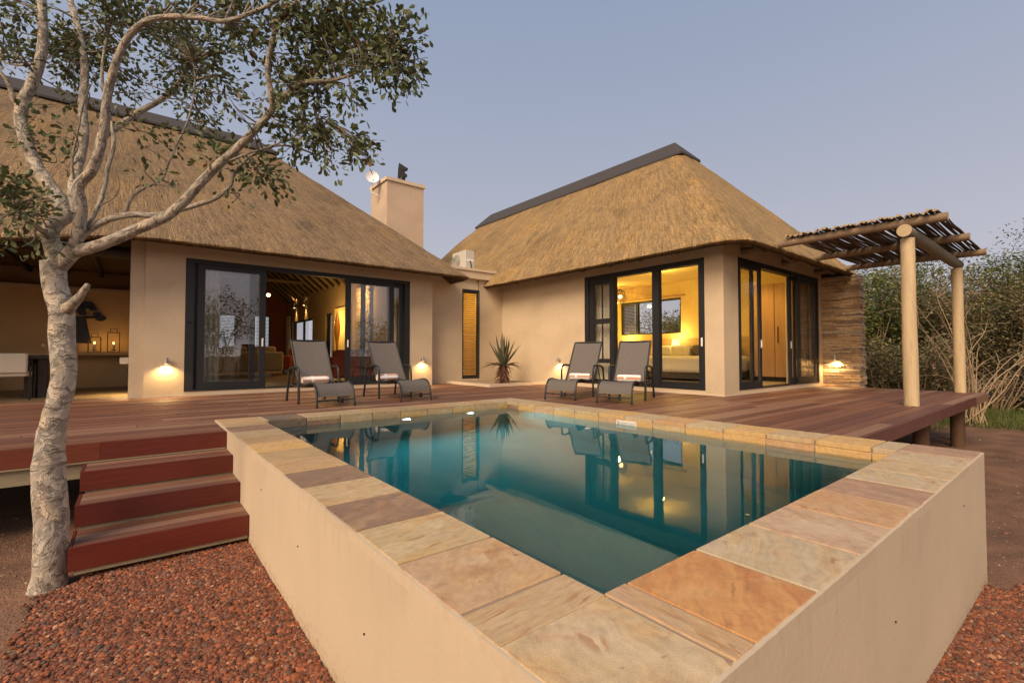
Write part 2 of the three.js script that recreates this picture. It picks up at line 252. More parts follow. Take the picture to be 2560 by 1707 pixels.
function slab(x0, x1, y0, y1, z0, z1, kind, name = 'coping_slab', rot = 0) {
  const w = x1 - x0, h = y1 - y0, d = z1 - z0, f = rng(Math.round((x0 * 31 + z0 * 17 + 900) * 100));
  const g = new RoundedBoxGeometry(Math.abs(w), h, Math.abs(d), 2, Math.min(0.004, h * 0.3)), p = g.attributes.position, uv = g.attributes.uv;
  const rough = (x, y, z) => 0.004 * fbm(x * 9, y * 9 + 3, z * 9, 2);
  for (let i = 0; i < p.count; i++) { const X = p.getX(i) + (x0 + x1) / 2, Y = p.getY(i) + (y0 + y1) / 2, Z = p.getZ(i) + (z0 + z1) / 2; p.setXYZ(i, X + rough(X, Y, Z) * 1.0, Y + rough(X + 5, Y, Z) * .5, Z + rough(X, Y + 7, Z)); if (h < 0.06) { rot ? uv.setXY(i, (Z - z0) / d, (X - x0) / w) : uv.setXY(i, (X - x0) / w, (Z - z0) / d); } else { uv.setXY(i, ((X - x0) / Math.max(w, .2) + (Z - z0) / Math.max(Math.abs(d), .2)), (Y - y0) / 0.42); } }
  g.computeVertexNormals();
  const m = part(name, g, slabTex[kind], pool); m.rotation.y = 0; m.position.y = (f() - 0.5) * 0.003; return m;
}
{
  // shell
  const low = -1.35;
  const face = (g) => g;
  part('wall', bx(PX0, IX0, low, -0.036, PZ1, PZ0, [.3, 0]), M.poolWall, pool);
  part('wall', bx(IX0, PX1, low - .2, -0.036, IZ0, PZ0, [0, -.09]), M.poolWallRight, pool);
  part('wall', bx(IX1, PX1, low - .2, -0.036, PZ1, IZ0 - .001), M.poolWall, pool);
  part('wall', bx(IX0, IX1, low - .2, -0.036, PZ1, IZ1), M.poolWall, pool);
  { // plaster carried up to the edge of the slabs, a little uneven
    const rim = (a, b, alongX) => { const n = Math.ceil(Math.abs(b - a) / .05), g = alongX ? new THREE.BoxGeometry(Math.abs(b - a), .042, .0165, n, 1, 1) : new THREE.BoxGeometry(.0165, .042, Math.abs(b - a), 1, 1, n), p = g.attributes.position; g.translate(alongX ? (a + b) / 2 : PX0 + .0082, -.0148, alongX ? PZ0 - .0082 : (a + b) / 2); for (let i = 0; i < p.count; i++) if (p.getY(i) > -.02) { const t = alongX ? p.getX(i) : p.getZ(i); p.setY(i, p.getY(i) + .0035 * noise(t * 9, 1, 2) + .002 * noise(t * 31, 4, 2)); } for (let i = 0; i < p.count; i++) g.attributes.uv.setXY(i, (alongX ? p.getX(i) : p.getZ(i)), .62 + p.getY(i)); g.computeVertexNormals(); return g; };
    part('rim', [rim(PX0 + .0001, PX1, true), rim(PZ0 - .0166, PZ1, false)], M.poolWall, pool);
  }
  // lining
  part('basin', [bx(IX0, IX0 + 0.012, PFLOOR, -0.185, IZ1, IZ0), bx(IX1 - 0.012, IX1, PFLOOR, -0.185, IZ1, IZ0), bx(IX0 + .012, IX1 - .012, PFLOOR, -0.185, IZ0 - 0.012, IZ0), bx(IX0 + .012, IX1 - .012, PFLOOR, -0.185, IZ1, IZ1 + 0.012), bx(IX0 - .1, IX1 + .1, PFLOOR - 0.1, PFLOOR, IZ1 - .1, IZ0 + .1)], M.pondLining, pool);
  part('bench', rbx(IX0 + .0125, 2.30, PFLOOR + .001, -0.60, -2.85, IZ0 - 0.0125, 0.03), M.bench, pool);
  part('grout', [bx(PX0 + .01, PX1 - .01, -0.036, .0035, IZ0 + .004, PZ0 - .01), bx(PX0 + .01, IX0 - .004, -0.036, .0035, PZ1 + .01, IZ0 + .004), bx(IX1 + .004, PX1 - .01, -0.036, .0035, PZ1 + .01, IZ0 + .004), bx(IX0 - .004, IX1 + .004, -0.036, .0035, PZ1 + .01, IZ1 - .004)], std(lin(.25, .20, .16), { roughness: .95 }), pool);
  const Y0 = -0.034, Y1 = 0.010, g = 0.007, LIP = .012;
  slab(PX0 + LIP, IX0 + .012 - g, Y0, Y1, IZ0 + g - .012, PZ0 - LIP, 'beige');
  const lz = [-1.0, -1.2, -1.625, -2.045, -2.475, -2.895, -3.31, -3.73, -4.15, -4.57, -4.98, -5.40, -5.80, -6.10, -6.545];
  const lk = ['stripe', 'pinkish', 'swirl', 'mauve2', 'plain', 'mauve', 'tan', 'tan2', 'gold', 'tan', 'plain', 'mauve2', 'tan2', 'tan'];
  for (let i = 0; i < lk.length; i++) slab(PX0 + LIP + rr(-.003, .003), IX0 + .015, Y0, Y1, lz[i + 1] + g, lz[i] - g, lk[i]);
  const lx = [1.192, 1.31, 1.748, 2.195, 2.628, 3.07, 3.508, 3.905, 4.38, 4.815, 5.245], lr = ['pinkish', 'orange', 'grey', 'lines', 'rust', 'pinkbrown', 'grey', 'plain', 'grey', 'pinkbrown'];
  for (let i = 0; i < lr.length; i++) slab(lx[i] + g, lx[i + 1] - g, Y0, Y1, IZ0 - .015, PZ0 - LIP + rr(-.003, .003), lr[i], 'coping_slab', 1);
  const bxs = [1.20, 1.25, 1.665, 2.08, 2.50, 2.91, 3.33, 3.75, 4.16, 4.59, 5.245], bk = ['grey', 'smoke', 'plain', 'swirl', 'tan', 'tan2', 'rust', 'plain', 'tan', 'grey'];
  for (let i = 0; i < bk.length; i++) slab(bxs[i] + g, bxs[i + 1] - g, Y0, Y1, PZ1 - .006, IZ1 + .012, bk[i], 'coping_slab', 1);
  const rz = [-1.02, -1.19, -1.61, -2.03, -2.455, -2.885, -3.31, -3.72, -4.14, -4.57, -4.98, -5.40, -5.80, -6.085], rk = ['grey', 'gold', 'plain', 'gold', 'grey', 'rust', 'grey', 'gold', 'plain', 'grey', 'tan', 'swirl', 'grey'];
  for (let i = 0; i < rk.length; i++) slab(IX1 - .012, PX1 + .006, Y0, Y1, rz[i + 1] + g, rz[i] - g, rk[i]);
  // band of stone tiles along the water line
  const ty0 = -0.185, ty1 = -0.0345, tg = 0.004;
  const bt = ['smoke', 'mauve2', 'swirl', 'tan2', 'gold', 'swirl', 'gold', 'plain', 'gold'];
  for (let i = 1; i < bxs.length - 1; i++) slab(bxs[i] + tg, Math.min(bxs[i + 1], IX1) - tg, ty0, ty1, IZ1 + .0005, IZ1 + .016, bt[(i - 1) % bt.length], 'waterline_tile');
  const rt = ['gold', 'gold', 'rust', 'gold', 'gold', 'swirl', 'gold', 'rust', 'gold', 'gold', 'rust', 'gold', 'mauve2'];  // gold prints carry the sunset glow on this face in their colour
  for (let i = 0; i < rt.length; i++) slab(IX1 - .016, IX1 - .0005, ty0, ty1, rz[i + 1] + tg, rz[i] - tg, rt[i], 'waterline_tile');
  for (let i = 0; i < lk.length - 1; i++) slab(IX0 + .0005, IX0 + .010, ty0, ty1, Math.max(lz[i + 1], IZ1 + .02) + tg, Math.min(lz[i], -1.02) - tg, 'tan', 'waterline_tile');
  for (let i = 0; i < 8; i++) slab(lx[i] + tg + .02, lx[i + 1] - tg, ty0, ty1, IZ0 - .010, IZ0 - .0005, 'tan', 'waterline_tile');
  // small stains and holes on the plaster
  for (const g of [[PX0, -.36, -1.9], [PX0, -.32, -2.9], [PX0, -.22, -3.9]].map(([x, y, z]) => { const c = new THREE.CylinderGeometry(.0045, .0045, .01, 8); c.rotateZ(Math.PI / 2); c.translate(x, y, z); return c; }).concat([[2.6, -.38], [4.3, -.22]].map(([x, y]) => { const c = new THREE.CylinderGeometry(.0045, .0045, .01, 8); c.rotateX(Math.PI / 2); c.translate(x, y, PZ0); return c; }))) part('plug_hole', g, M.blackMetal, pool);
  const sk = part('skimmer', [bx(IX1 - .03, IX1 - .0165, -.105, -.055, -3.83, -3.815), bx(IX1 - .03, IX1 - .0165, -.105, -.055, -3.545, -3.53), bx(IX1 - .03, IX1 - .0165, -.060, -.045, -3.83, -3.53), bx(IX1 - .03, IX1 - .0165, -.118, -.104, -3.83, -3.53)], M.white, pool);
  part('flap', [0, 1, 2].map(k => bx(IX1 - .022, IX1 - .0165, -.1 + k * .014, -.091 + k * .014, -3.80, -3.56)), M.white, sk);
  for (const x of [2.98, 4.05]) {
    const r = new THREE.CylinderGeometry(.075, .085, .03, 24); r.rotateX(Math.PI / 2); r.translate(x, -.30, IZ1 + .028);
    const L = part('underwater_light', r, M.white, pool);
    const e = new THREE.CircleGeometry(.055, 20); e.translate(x, -.30, IZ1 + .046);
    part('lens', e, M.glow(.75, .95, 1, 14), L);
    const p = new THREE.SpotLight(lin(.75, .95, 1), 12, 0, 1.25, .6, 2); p.position.set(x, -.30, IZ1 + .07); p.target.position.set(x, -.75, IZ1 + 1.2); p.shadow.radius = 2; p.castShadow = true; scene.add(p, p.target);
  }
  const rip = tex(256, 256, (u, v) => .5 + .5 * tn(u, v, 6, 3, 71), false, .45, .45);
  M.water = new THREE.MeshPhysicalMaterial({ bumpMap: rip, bumpScale: .0010, color: lin(1, 1, 1), transmission: 1, thickness: 1.4, roughness: 0, ior: 1.33, attenuationColor: lin(.08, .42, .455), attenuationDistance: 3.0 });
  struct('water', bx(IX0 + .001, IX1 - .001, PFLOOR - .02, WATER, IZ1 + .001, IZ0 - .001), M.water);
}
// ---------------------------------------------------------------- deck and steps
const deck = thing('timber_deck', 'red brown hardwood deck round the pool and in front of the house', 'deck');
{
  const f = rng(91), pitch = 0.145;
  let row = 0;
  const piece = (x0, x1, z) => { const g = bx(x0 + .003, x1 - .003, -0.026, rr(-0.003, 0.001, f), z - pitch + 0.004, z - 0.004, [f() * 7, f() * 5]); part('deck_board', g, M.deck[Math.floor(f() * M.deck.length)], deck); };
  const run = (x0, x1, z) => { let x = x0, first = true; while (x < x1 - 0.02) { let L = rr(2.6, 4.2, f); if (first) L *= rr(.35, 1, f); first = false; let e = Math.min(x1, x + L); if (x1 - e < 0.7) e = x1; piece(x, e, z); x = e; } };
  for (let z = -1.43; z > -11.12; z -= pitch, row++) {
    const zc = z - pitch / 2, ranges = [];
    if (zc > -4.36) ranges.push([5.255, 13.5]);
    else if (zc > -5.6) ranges.push([5.255, 8.55]);
    else if (zc > -6.55) ranges.push([5.255, 8.55], [-5.5, .748]);
    else if (zc > -9.16) ranges.push([-5.5, 8.55]);
    else if (zc > -10.74) ranges.push([-5.5, 6.66]);
    else ranges.push([-5.5, -.02], [6.0, 6.66]);
    for (const [a, b] of ranges) run(a, b, z);
  }
  for (const [a, b, k] of [[-5.5, -2.6, 1], [-2.597, -.22, 2], [-.217, .750, 0]]) part('fascia_board', bx(a, b, -.158, -.004, -5.600, -5.572, [a, 3 * k]), M.fascia[k], deck);
  for (const [a, b, k] of [[5.262, 8.9, 0], [8.903, 12.04, 1], [12.043, 13.53, 2]]) part('fascia_board', bx(a, b, -.150, -.004, -1.428, -1.400, [a, 2 * k]), M.fasciaRight[k], deck);
  part('fascia_board', bx(13.502, 13.53, -.150, -.004, -5.2, -1.4285), M.fasciaRight[0], deck);
  part('under_beam', [bx(-5.5, .74, -.172, -.160, -5.62, -5.57), bx(-5.5, .745, -.305, -.174, -5.66, -5.60), bx(-5.5, .74, -.30, -.03, -8.1, -8.02)], M.underbeam, deck);
  part('joist', [bx(5.3, 13.4, -.14, -.03, -2.2, -2.14), bx(5.3, 13.4, -.14, -.03, -3.3, -3.24), ...[-5, -3.5, -2, -.5].map(x => bx(x, x + .05, -.16, -.03, -10.6, -5.67)), ...[6.5, 9, 11, 13].map(x => bx(x, x + .05, -.139, -.031, -4.2, -1.5))], M.underbeam, deck);
  for (const [x, z] of [[11.95, -2.15], [12.40, -1.72], [13.12, -1.80], [9.6, -1.75], [6.6, -1.75], [-2.2, -5.75], [-4.6, -5.75]]) part('support_post', lengthwise(limb([[x, -1.35, z, .105], [x, -.8, z, .104], [x, -.145, z, .10]], 14, 3, .02, x)), M.darkPost, deck);
  const st = thing('wooden_steps', 'red painted wooden steps climbing to the deck beside the pool wall', 'steps');
  const S = [[-.175, -5.175, -5.56], [-.345, -4.765, -5.16], [-.520, -4.335, -4.75]];
  S.forEach(([y, zf, zb], i) => {
    const n = 3, w = (zf - .028 - zb) / n;
    for (let k = 0; k < n; k++) part('tread_board', bx(-.300, .748, y - .026, y + (k === 2 ? .0 : -.001), zf - .028 - (k + 1) * w + .003, zf - .028 - k * w - .003, [f() * 5, f() * 5]), M.deck[(i * 5 + k * 2) % 8], st);
    part('riser', bx(-.322, .750, y - .155, y + .002, zf - .026, zf, [i, i * .7]), M.fascia[i % 2 ? 1 : 0], st);
    part('side_board', bx(-.322, -.303, y - .150, y + .001, zb - .01, zf - .0265, [i, 2]), M.fascia[1], st);
    part('bearer', bx(-.29, .745, y - .185, y - .158, zf - .07, zf - .012), M.underbeam, st);
  });
  part('stringer', [bx(-.20, -.15, -.95, -.55, -5.5, -4.45), bx(.6, .65, -.95, -.55, -5.5, -4.45)], M.darkPost, st);
}
// ---------------------------------------------------------------- thatched roofs
// nested rings of a rounded rectangle that shrink to the ridge line
function thatchRoof(cx, cz, hx, hz, y0, slope, o = {}) {
  const n = Math.min(hx, hz), pos = [], uv = [], col = [], idx = [], per = o.per || 300, lv = o.levels || 70, r0 = o.round || 0.7;
  const ringPt = (d, s) => { // s in 0..1 round, starting at +x side
    const a = Math.max(hx - d, 0.001), b = Math.max(hz - d, 0.001), r = Math.min(r0 * (0.35 + 0.65 * (1 - d / n)), a, b), q = Math.floor(s * 4) % 4, t = s * 4 - Math.floor(s * 4);
    const A = [[1, -1], [1, 1], [-1, 1], [-1, -1]], p0 = A[q], p1 = A[(q + 1) % 4];
    let x = (p0[0] + (p1[0] - p0[0]) * t) * a, z = (p0[1] + (p1[1] - p0[1]) * t) * b;
    const ex = a - Math.abs(x), ez = b - Math.abs(z);
    if (ex < r && ez < r) { const dx = r - ex, dz = r - ez, L = Math.hypot(dx, dz); if (L > r) { x = Math.sign(x) * (a - r + dx * r / L); z = Math.sign(z) * (b - r + dz * r / L); } }
    return [x, z];
  };
  // denser samples along each side near the corners
  const S = []; for (let i = 0; i <= per; i++) S.push(i / per);
  const D = []; for (let j = 0; j <= lv; j++) D.push(n * j / lv);
  const tone = o.tone || (() => 1);
  const row = (yOff, dIn, k) => S.map(s => ringPt(dIn, s));
  const peri = S.map(() => 0); { let L = 0; for (let i = 1; i <= per; i++) { const a = ringPt(0, S[i - 1]), b = ringPt(0, S[i]); L += Math.hypot(a[0] - b[0], a[1] - b[1]); peri[i] = L; } }
  const push = (x, y, z, u, v, t) => { pos.push(x, y, z); uv.push(u, v); const k = typeof t === 'number' ? [t, t, t] : t; col.push(...k); };
  const sag = o.sag || (() => 0), len = Math.sqrt(1 + slope * slope);
  // underside (inner -> edge), then the cut edge, then the slope
  const rows = [];
  if (!o.open) { rows.push([1.1, slope * 1.1 - .34, .22]); rows.push([.10, -.06, .22]); rows.push([0.02, -0.015, .7]); }  // underside tone darkened to paint in shade beneath the eaves
  const nu = rows.length; 
  for (const d of D) rows.push([d, slope * d + .02 * (1 - Math.exp(-d * 20)), 1]);
  rows.forEach(([d, dy, t0], j) => S.forEach((s, i) => {
    const [x, z] = ringPt(d, s), X = cx + x, Z = cz + z, top = j >= nu;
    const edge = d < .06 ? .014 * noise(X * 23, 0, Z * 23) : 0, b = edge + (top ? 0.03 * fbm(X * 1.3, d * 1.7, Z * 1.3, 3) + 0.012 * fbm(X * 7, d * 9, Z * 7, 2) : 0.012 * fbm(X * 6, 0, Z * 6, 2));
    const w = o.wave ? o.wave(X, d, Z) * (top ? 1 : 0) : 0;
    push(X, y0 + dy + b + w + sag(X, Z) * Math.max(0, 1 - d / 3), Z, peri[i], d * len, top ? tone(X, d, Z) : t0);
  }));
  const c = per + 1;
  for (let j = 0; j < rows.length - 1; j++) for (let i = 0; i < per; i++) { const a = j * c + i, b = a + c; if (o.skip && o.skip(pos[a * 3], pos[a * 3 + 2])) continue; idx.push(a, b, a + 1, a + 1, b, b + 1); }
  const g = new THREE.BufferGeometry(); g.setAttribute('position', new THREE.Float32BufferAttribute(pos, 3)); g.setAttribute('uv', new THREE.Float32BufferAttribute(uv, 2)); g.setAttribute('color', new THREE.Float32BufferAttribute(col, 3)); g.setIndex(idx); g.computeVertexNormals();
  return g;
}
const thatchTone = (seed, k, dull = 0) => (x, d, z) => { // weathered patches: greyer and darker where reed has aged, golden elsewhere
  const p = fbm(x * 0.55 + seed, d * 0.6, z * 0.55, 4), q = fbm(x * 1.7 + seed, d * 1.1 + 7, z * 1.7, 3), r = fbm(x * 3.1 + seed, d * 1.5 + 3, z * 3.1, 2), wet = clamp01(smooth(.04, .34, p) * 0.18 + smooth(.10, .42, q) * .20 + smooth(.22, .42, r) * .28), gold = smooth(.0, .35, fbm(x * .8 + 3, d * .5, z * .8 + seed, 3)) * k;
  const b = (1.0 - wet) * (1 - .28 * dull); return [b * (1.0 + .16 * gold - .03 * dull), b * (0.99 + .06 * gold) + .02 * wet, b * (0.98 - .16 * gold + .22 * dull) + .05 * wet];
};
function hipCap(cx, cz, hx, hz, yTop, slope, drop, lip = 0.05) { // folded ridge capping with hipped ends; hx, hz: half sizes of its outer edge
  const n = Math.min(hx, hz), a = hx - n, b = hz - n, yb = yTop - slope * n, P = [[-hx, yb, -hz], [hx, yb, -hz], [hx, yb, hz], [-hx, yb, hz]].map(p => V(cx + p[0], p[1], cz + p[2])), r1 = V(cx - a, yTop, cz - b), r2 = V(cx + a, yTop, cz + b), L = P.map(p => p.clone().add(V(0, -lip, 0)));
  const T = [], tri = (...v) => v.forEach(q => T.push(q.x, q.y, q.z)), quad = (p, q, r, s) => { tri(p, q, r); tri(p, r, s); };
  if (hz > hx) { tri(P[1], P[0], r1); tri(P[3], P[2], r2); quad(P[0], P[3], r2, r1); quad(P[2], P[1], r1, r2); } else { tri(P[0], P[3], r1); tri(P[2], P[1], r2); quad(P[3], P[2], r2, r1); quad(P[1], P[0], r1, r2); }
  for (let i = 0; i < 4; i++) { const j = (i + 1) % 4; quad(P[j], P[i], L[i], L[j]); } quad(L[0], L[1], L[2], L[3]);
  const g = new THREE.BufferGeometry(); g.setAttribute('position', new THREE.Float32BufferAttribute(T, 3)); g.setAttribute('uv', new THREE.Float32BufferAttribute(new Float32Array(T.length / 3 * 2), 2)); g.computeVertexNormals(); return g;
}
// ---------------------------------------------------------------- house helpers
// boxes of a wall with holes; axis 'x': wall runs along x between z0,z1; axis 'z': runs along z between x0,x1
function wallBoxes(axis, a, b, t0, t1, y0, y1, holes = []) {
  const out = [], B = (u0, u1, v0, v1) => { if (u1 - u0 < 1e-4 || v1 - v0 < 1e-4) return; out.push(axis === 'x' ? bx(u0, u1, v0, v1, t0, t1, [0, 0]) : bx(t0, t1, v0, v1, u0, u1, [0, 0])); };
  let u = a; for (const [h0, h1, v0, v1] of holes.slice().sort((p, q) => p[0] - q[0])) { B(u, h0, y0, y1); B(h0, h1, y0, v0); B(h0, h1, v1, y1); u = h1; } B(u, b, y0, y1); return out;
}
const grp = (name, parent, pos = [0, 0, 0], turn = 0) => { const g = new THREE.Group(); const c = partCount.get(parent) || {}; partCount.set(parent, c); const k = c[name] = (c[name] ?? -1) + 1; g.name = k ? name + '_' + String(k).padStart(3, '0') : name; g.position.set(...pos); g.rotation.y = turn; parent.add(g); return g; };
const pane = (x0, x1, y0, y1, z) => { const g = new THREE.PlaneGeometry(x1 - x0, y1 - y0); g.translate((x0 + x1) / 2, (y0 + y1) / 2, z); return g; };
function leafOf(g, x0, x1, y0, y1, z, st, bot, top, glass = M.glass) {
  part('leaf_frame', [bx(x0, x0 + st, y0, y1, z - .022, z + .022), bx(x1 - st, x1, y0, y1, z - .022, z + .022), bx(x0 + st, x1 - st, y0, y0 + bot, z - .022, z + .022), bx(x0 + st, x1 - st, y1 - top, y1, z - .022, z + .022)], M.frame, g);
  part('glass_pane', pane(x0 + st - .002, x1 - st + .002, y0 + bot - .002, y1 - top + .002, z), glass, g);
  part('glazing_bead', [bx(x0 + st, x0 + st + .008, y0 + bot, y1 - top, z + .006, z + .02), bx(x1 - st - .008, x1 - st, y0 + bot, y1 - top, z + .006, z + .02)], M.track, g);
}
const handle = (g, x, y, z) => part('door_handle', [rbx(x - .017, x + .017, y - .085, y + .085, z, z + .014, .006), rbx(x - .006, x + .006, y - .05, y + .05, z + .014, z + .022, .003)], M.white, g);
function curtain(name, label, x0, x1, y0, y1, z, waves, mat, turn = 0, pos = null) { // hanging folds along local x
  const n = waves * 10, g = new THREE.PlaneGeometry(x1 - x0, y1 - y0, n, 10), p = g.attributes.position;
  for (let i = 0; i < p.count; i++) { const u = p.getX(i) / (x1 - x0) + .5, v = p.getY(i) / (y1 - y0) + .5; p.setZ(i, .03 * Math.sin(u * waves * 6.283 + .5 * Math.sin(v * 2)) * (1.1 - .3 * v) + .012 * noise(u * 9, v * 2, 3)); }
  g.translate((x0 + x1) / 2, (y0 + y1) / 2, z); g.computeVertexNormals();
  const m = part(name, g, mat, scene); if (pos) m.position.set(...pos); m.rotation.y = turn; return tag(m, label, 'curtain');
}
function downLamp(label, p, nrm, power, group = 'small wall lamps that shine down') { // p: middle of the body, nrm: out of the wall
  const t = thing('wall_lamp', label, 'wall lamp', [0, 0, 0], 0, group), [x, y, z] = p, o = V(...nrm).multiplyScalar(.075), cx = x + o.x, cz = z + o.z;
  part('lamp_body', [cyl(cx, y - .05, y + .055, cz, .034, .034, 20), cyl(cx, y + .055, y + .060, cz, .034, .029, 20)], M.steel, t);
  part('bracket', [rod([x, y, z], [cx, y, cz], .012), (() => { const c = new THREE.CylinderGeometry(.03, .03, .012, 18); c.applyQuaternion(new THREE.Quaternion().setFromUnitVectors(V(0, 1, 0), V(...nrm))); c.translate(x + nrm[0] * .006, y, z + nrm[2] * .006); return c; })()], M.steel, t);
  const e = new THREE.CircleGeometry(.028, 18); e.rotateX(Math.PI / 2); e.translate(cx, y - .051, cz); part('lamp_lens', e, M.glow(1, .72, .36, 22), t);
  const s = new THREE.SpotLight(lin(1, .66, .27), power, 0, 1.30, .45, 2); s.position.set(cx, y - .062, cz); s.target.position.set(cx, y - 1, cz); s.castShadow = true; s.shadow.radius = 1.3; scene.add(s, s.target);
  return t;
}
function bulb(x, y, z, c, I, r = 2) { const p = new THREE.PointLight(c, I, 0, 2); p.position.set(x, y, z); p.castShadow = true; p.shadow.radius = r; scene.add(p); return p; }
// ---------------------------------------------------------------- left house: living room and veranda
const HL = thing('thatched_house', 'left thatched house behind the tree, with a wide sliding door and open veranda', 'house');
{
  const F = -10.75, B = -10.95;
  part('wall', [...wallBoxes('x', .14, 6.0, B, F, -.25, 3.2, [[.74, 5.36, .085, 2.605]]), bx(5.79, 6.0, -.25, 3.2, -12.0, B - .0005)], M.wall, HL);
  part('pillar', bx(-.07, .139, -.25, 3.15, -11.02, -10.80), M.wall, HL);
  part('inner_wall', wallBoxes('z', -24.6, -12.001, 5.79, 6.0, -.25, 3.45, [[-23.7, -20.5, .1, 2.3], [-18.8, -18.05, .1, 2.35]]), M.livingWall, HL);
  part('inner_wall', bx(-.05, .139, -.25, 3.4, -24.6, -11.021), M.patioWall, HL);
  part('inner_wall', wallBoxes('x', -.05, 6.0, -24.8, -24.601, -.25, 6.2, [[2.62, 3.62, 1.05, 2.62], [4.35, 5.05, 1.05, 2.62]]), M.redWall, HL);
  part('floor', bx(.14, 5.79, -.02, .08, -24.6, B), M.floorWood, HL);
  part('skirting', bx(.14, 6.003, -.01, .035, F, F + .004), M.kerb, HL);
  // roof over front and veranda, and over the deep living room
  const tone = thatchTone(4.2, .6, 1);
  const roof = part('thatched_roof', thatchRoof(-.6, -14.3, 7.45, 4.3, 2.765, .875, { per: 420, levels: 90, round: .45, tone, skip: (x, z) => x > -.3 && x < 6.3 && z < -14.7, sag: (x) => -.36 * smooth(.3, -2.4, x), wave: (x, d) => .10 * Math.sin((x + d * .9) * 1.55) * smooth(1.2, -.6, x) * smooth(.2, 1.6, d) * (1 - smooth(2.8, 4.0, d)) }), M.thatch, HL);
  part('ridge_cap', hipCap(-.6, -14.3, 3.15 + .42, .44, 6.66, .875, .1), M.ridge, roof);
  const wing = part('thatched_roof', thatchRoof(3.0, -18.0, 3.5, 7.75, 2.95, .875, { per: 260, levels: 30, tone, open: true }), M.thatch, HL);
  // timber ceiling of the living room
  const e = 3.35, s = .85, xm = 2.965, hw = 2.84, zf = B - .002, zb = -24.6, yr = e + s * hw;
  const T = [], q = (a, b, c, d) => T.push(...a, ...b, ...c, ...a, ...c, ...d);
  q([.12, e, zf], [5.81, e, zf], [xm, yr, zf - hw], [xm, yr, zf - hw]); q([5.81, e, zf], [5.81, e, zb], [xm, yr, zb], [xm, yr, zf - hw]); q([.12, e, zf], [.12, e, zb], [xm, yr, zb], [xm, yr, zf - hw]);
  const cg = new THREE.BufferGeometry(); cg.setAttribute('position', new THREE.Float32BufferAttribute(T, 3)); cg.setAttribute('uv', new THREE.Float32BufferAttribute(T.filter((_, i) => i % 3 !== 1).map(v => v * .5), 2)); cg.computeVertexNormals();
  part('ceiling', cg, M.roofDark, HL);
  for (let z = -13.9; z > -24.5; z -= .66) { part('rafter', rod([5.78, e - .10, z], [xm, yr - .12, z], .065, 9), M.roofWood, HL); part('rafter', rod([.16, e - .10, z], [xm, yr - .12, z], .065, 9), M.roofWood, HL); }
  for (const z of [-20.3]) part('tie_beam', rod([.16, e + .35, z], [5.78, e + .35, z], .075, 10), M.roofWood, HL);
  // sliding door
  const d = grp('sliding_door', HL, [0, 0, F]);
  part('door_frame', [bx(.742, .880, .087, 2.603, -.16, .012), bx(5.22, 5.358, .087, 2.603, -.16, .012), bx(.88, 5.22, 2.515, 2.603, -.16, .012), bx(.88, 5.22, .087, .118, -.16, .012)], M.frame, d);
  leafOf(d, .935, 2.115, .12, 2.512, -.030, .115, .135, .085); handle(d, 2.06, 1.03, -.008);
  leafOf(d, .885, 1.93, .12, 2.512, -.085, .10, .135, .085);
  leafOf(d, 3.765, 4.945, .12, 2.512, -.030, .115, .135, .085); handle(d, 3.82, 1.03, -.008);
  leafOf(d, 4.145, 5.215, .12, 2.512, -.085, .10, .135, .085);
  part('latch', [bx(.765, .845, 1.385, 1.405, .012, .03), bx(5.255, 5.335, 1.385, 1.405, .012, .03)], M.blackMetal, d);
  // veranda
  part('veranda_floor', bx(-6, -.051, -.08, -.004, -15.2, -11.19), std(lin(.24, .18, .11), { roughness: .35 }), HL);
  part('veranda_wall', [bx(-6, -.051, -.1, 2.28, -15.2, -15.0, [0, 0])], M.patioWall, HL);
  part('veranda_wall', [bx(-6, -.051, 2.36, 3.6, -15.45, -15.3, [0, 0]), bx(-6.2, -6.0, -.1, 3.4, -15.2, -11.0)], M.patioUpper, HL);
  part('ledge', bx(-6, -.051, 2.281, 2.359, -15.4, -14.96), M.kerb, HL);
  part('counter', [bx(-2.6, -.051, .76, .84, -15.0, -14.45), bx(-2.6, -2.5, -.05, .7595, -15.0, -14.5)], M.patioWall, HL);
  part('veranda_ceiling', bx(-6, .1, 2.78, 2.86, -15.3, -11.05), M.roofWood, HL);
  for (let x = -5.6; x < -.2; x += .62) part('veranda_rafter', rod([x, 2.70, -15.2], [x, 2.66, -10.6], .05, 8), M.darkWood, HL);
  part('veranda_beam', rod([-6, 2.63, -11.1], [-.06, 2.63, -11.1], .11, 12), M.darkWood, HL);
  // windows of the living room
  const win = (name, axis, a, b, y0, y1, t, mull) => { const g = grp(name, HL, axis === 'z' ? [t, 0, 0] : [0, 0, t], 0); const w = .06, fr = []; const bb = (u0, u1, v0, v1) => axis === 'z' ? bx(-.04, .04, v0, v1, u0, u1) : bx(u0, u1, v0, v1, -.04, .04); fr.push(bb(a, a + w, y0, y1), bb(b - w, b, y0, y1), bb(a + w, b - w, y0, y0 + w), bb(a + w, b - w, y1 - w, y1)); for (const m of mull) fr.push(bb(m - .05, m + .05, y0 + w, y1 - w)); part('window_frame', fr, M.frame, g); const p = pane(a, b, y0, y1, 0); if (axis === 'z') p.rotateY(-Math.PI / 2); part('glass_pane', p, M.glassClear, g); return g; };
  win('window', 'z', -23.7, -20.5, .1, 2.3, 5.9, [-22.1]);
  win('window', 'z', -18.8, -18.05, .1, 2.35, 5.9, []);
  win('window', 'x', 2.62, 3.62, 1.05, 2.62, -24.7, []); win('window', 'x', 4.35, 5.05, 1.05, 2.62, -24.7, []);
}
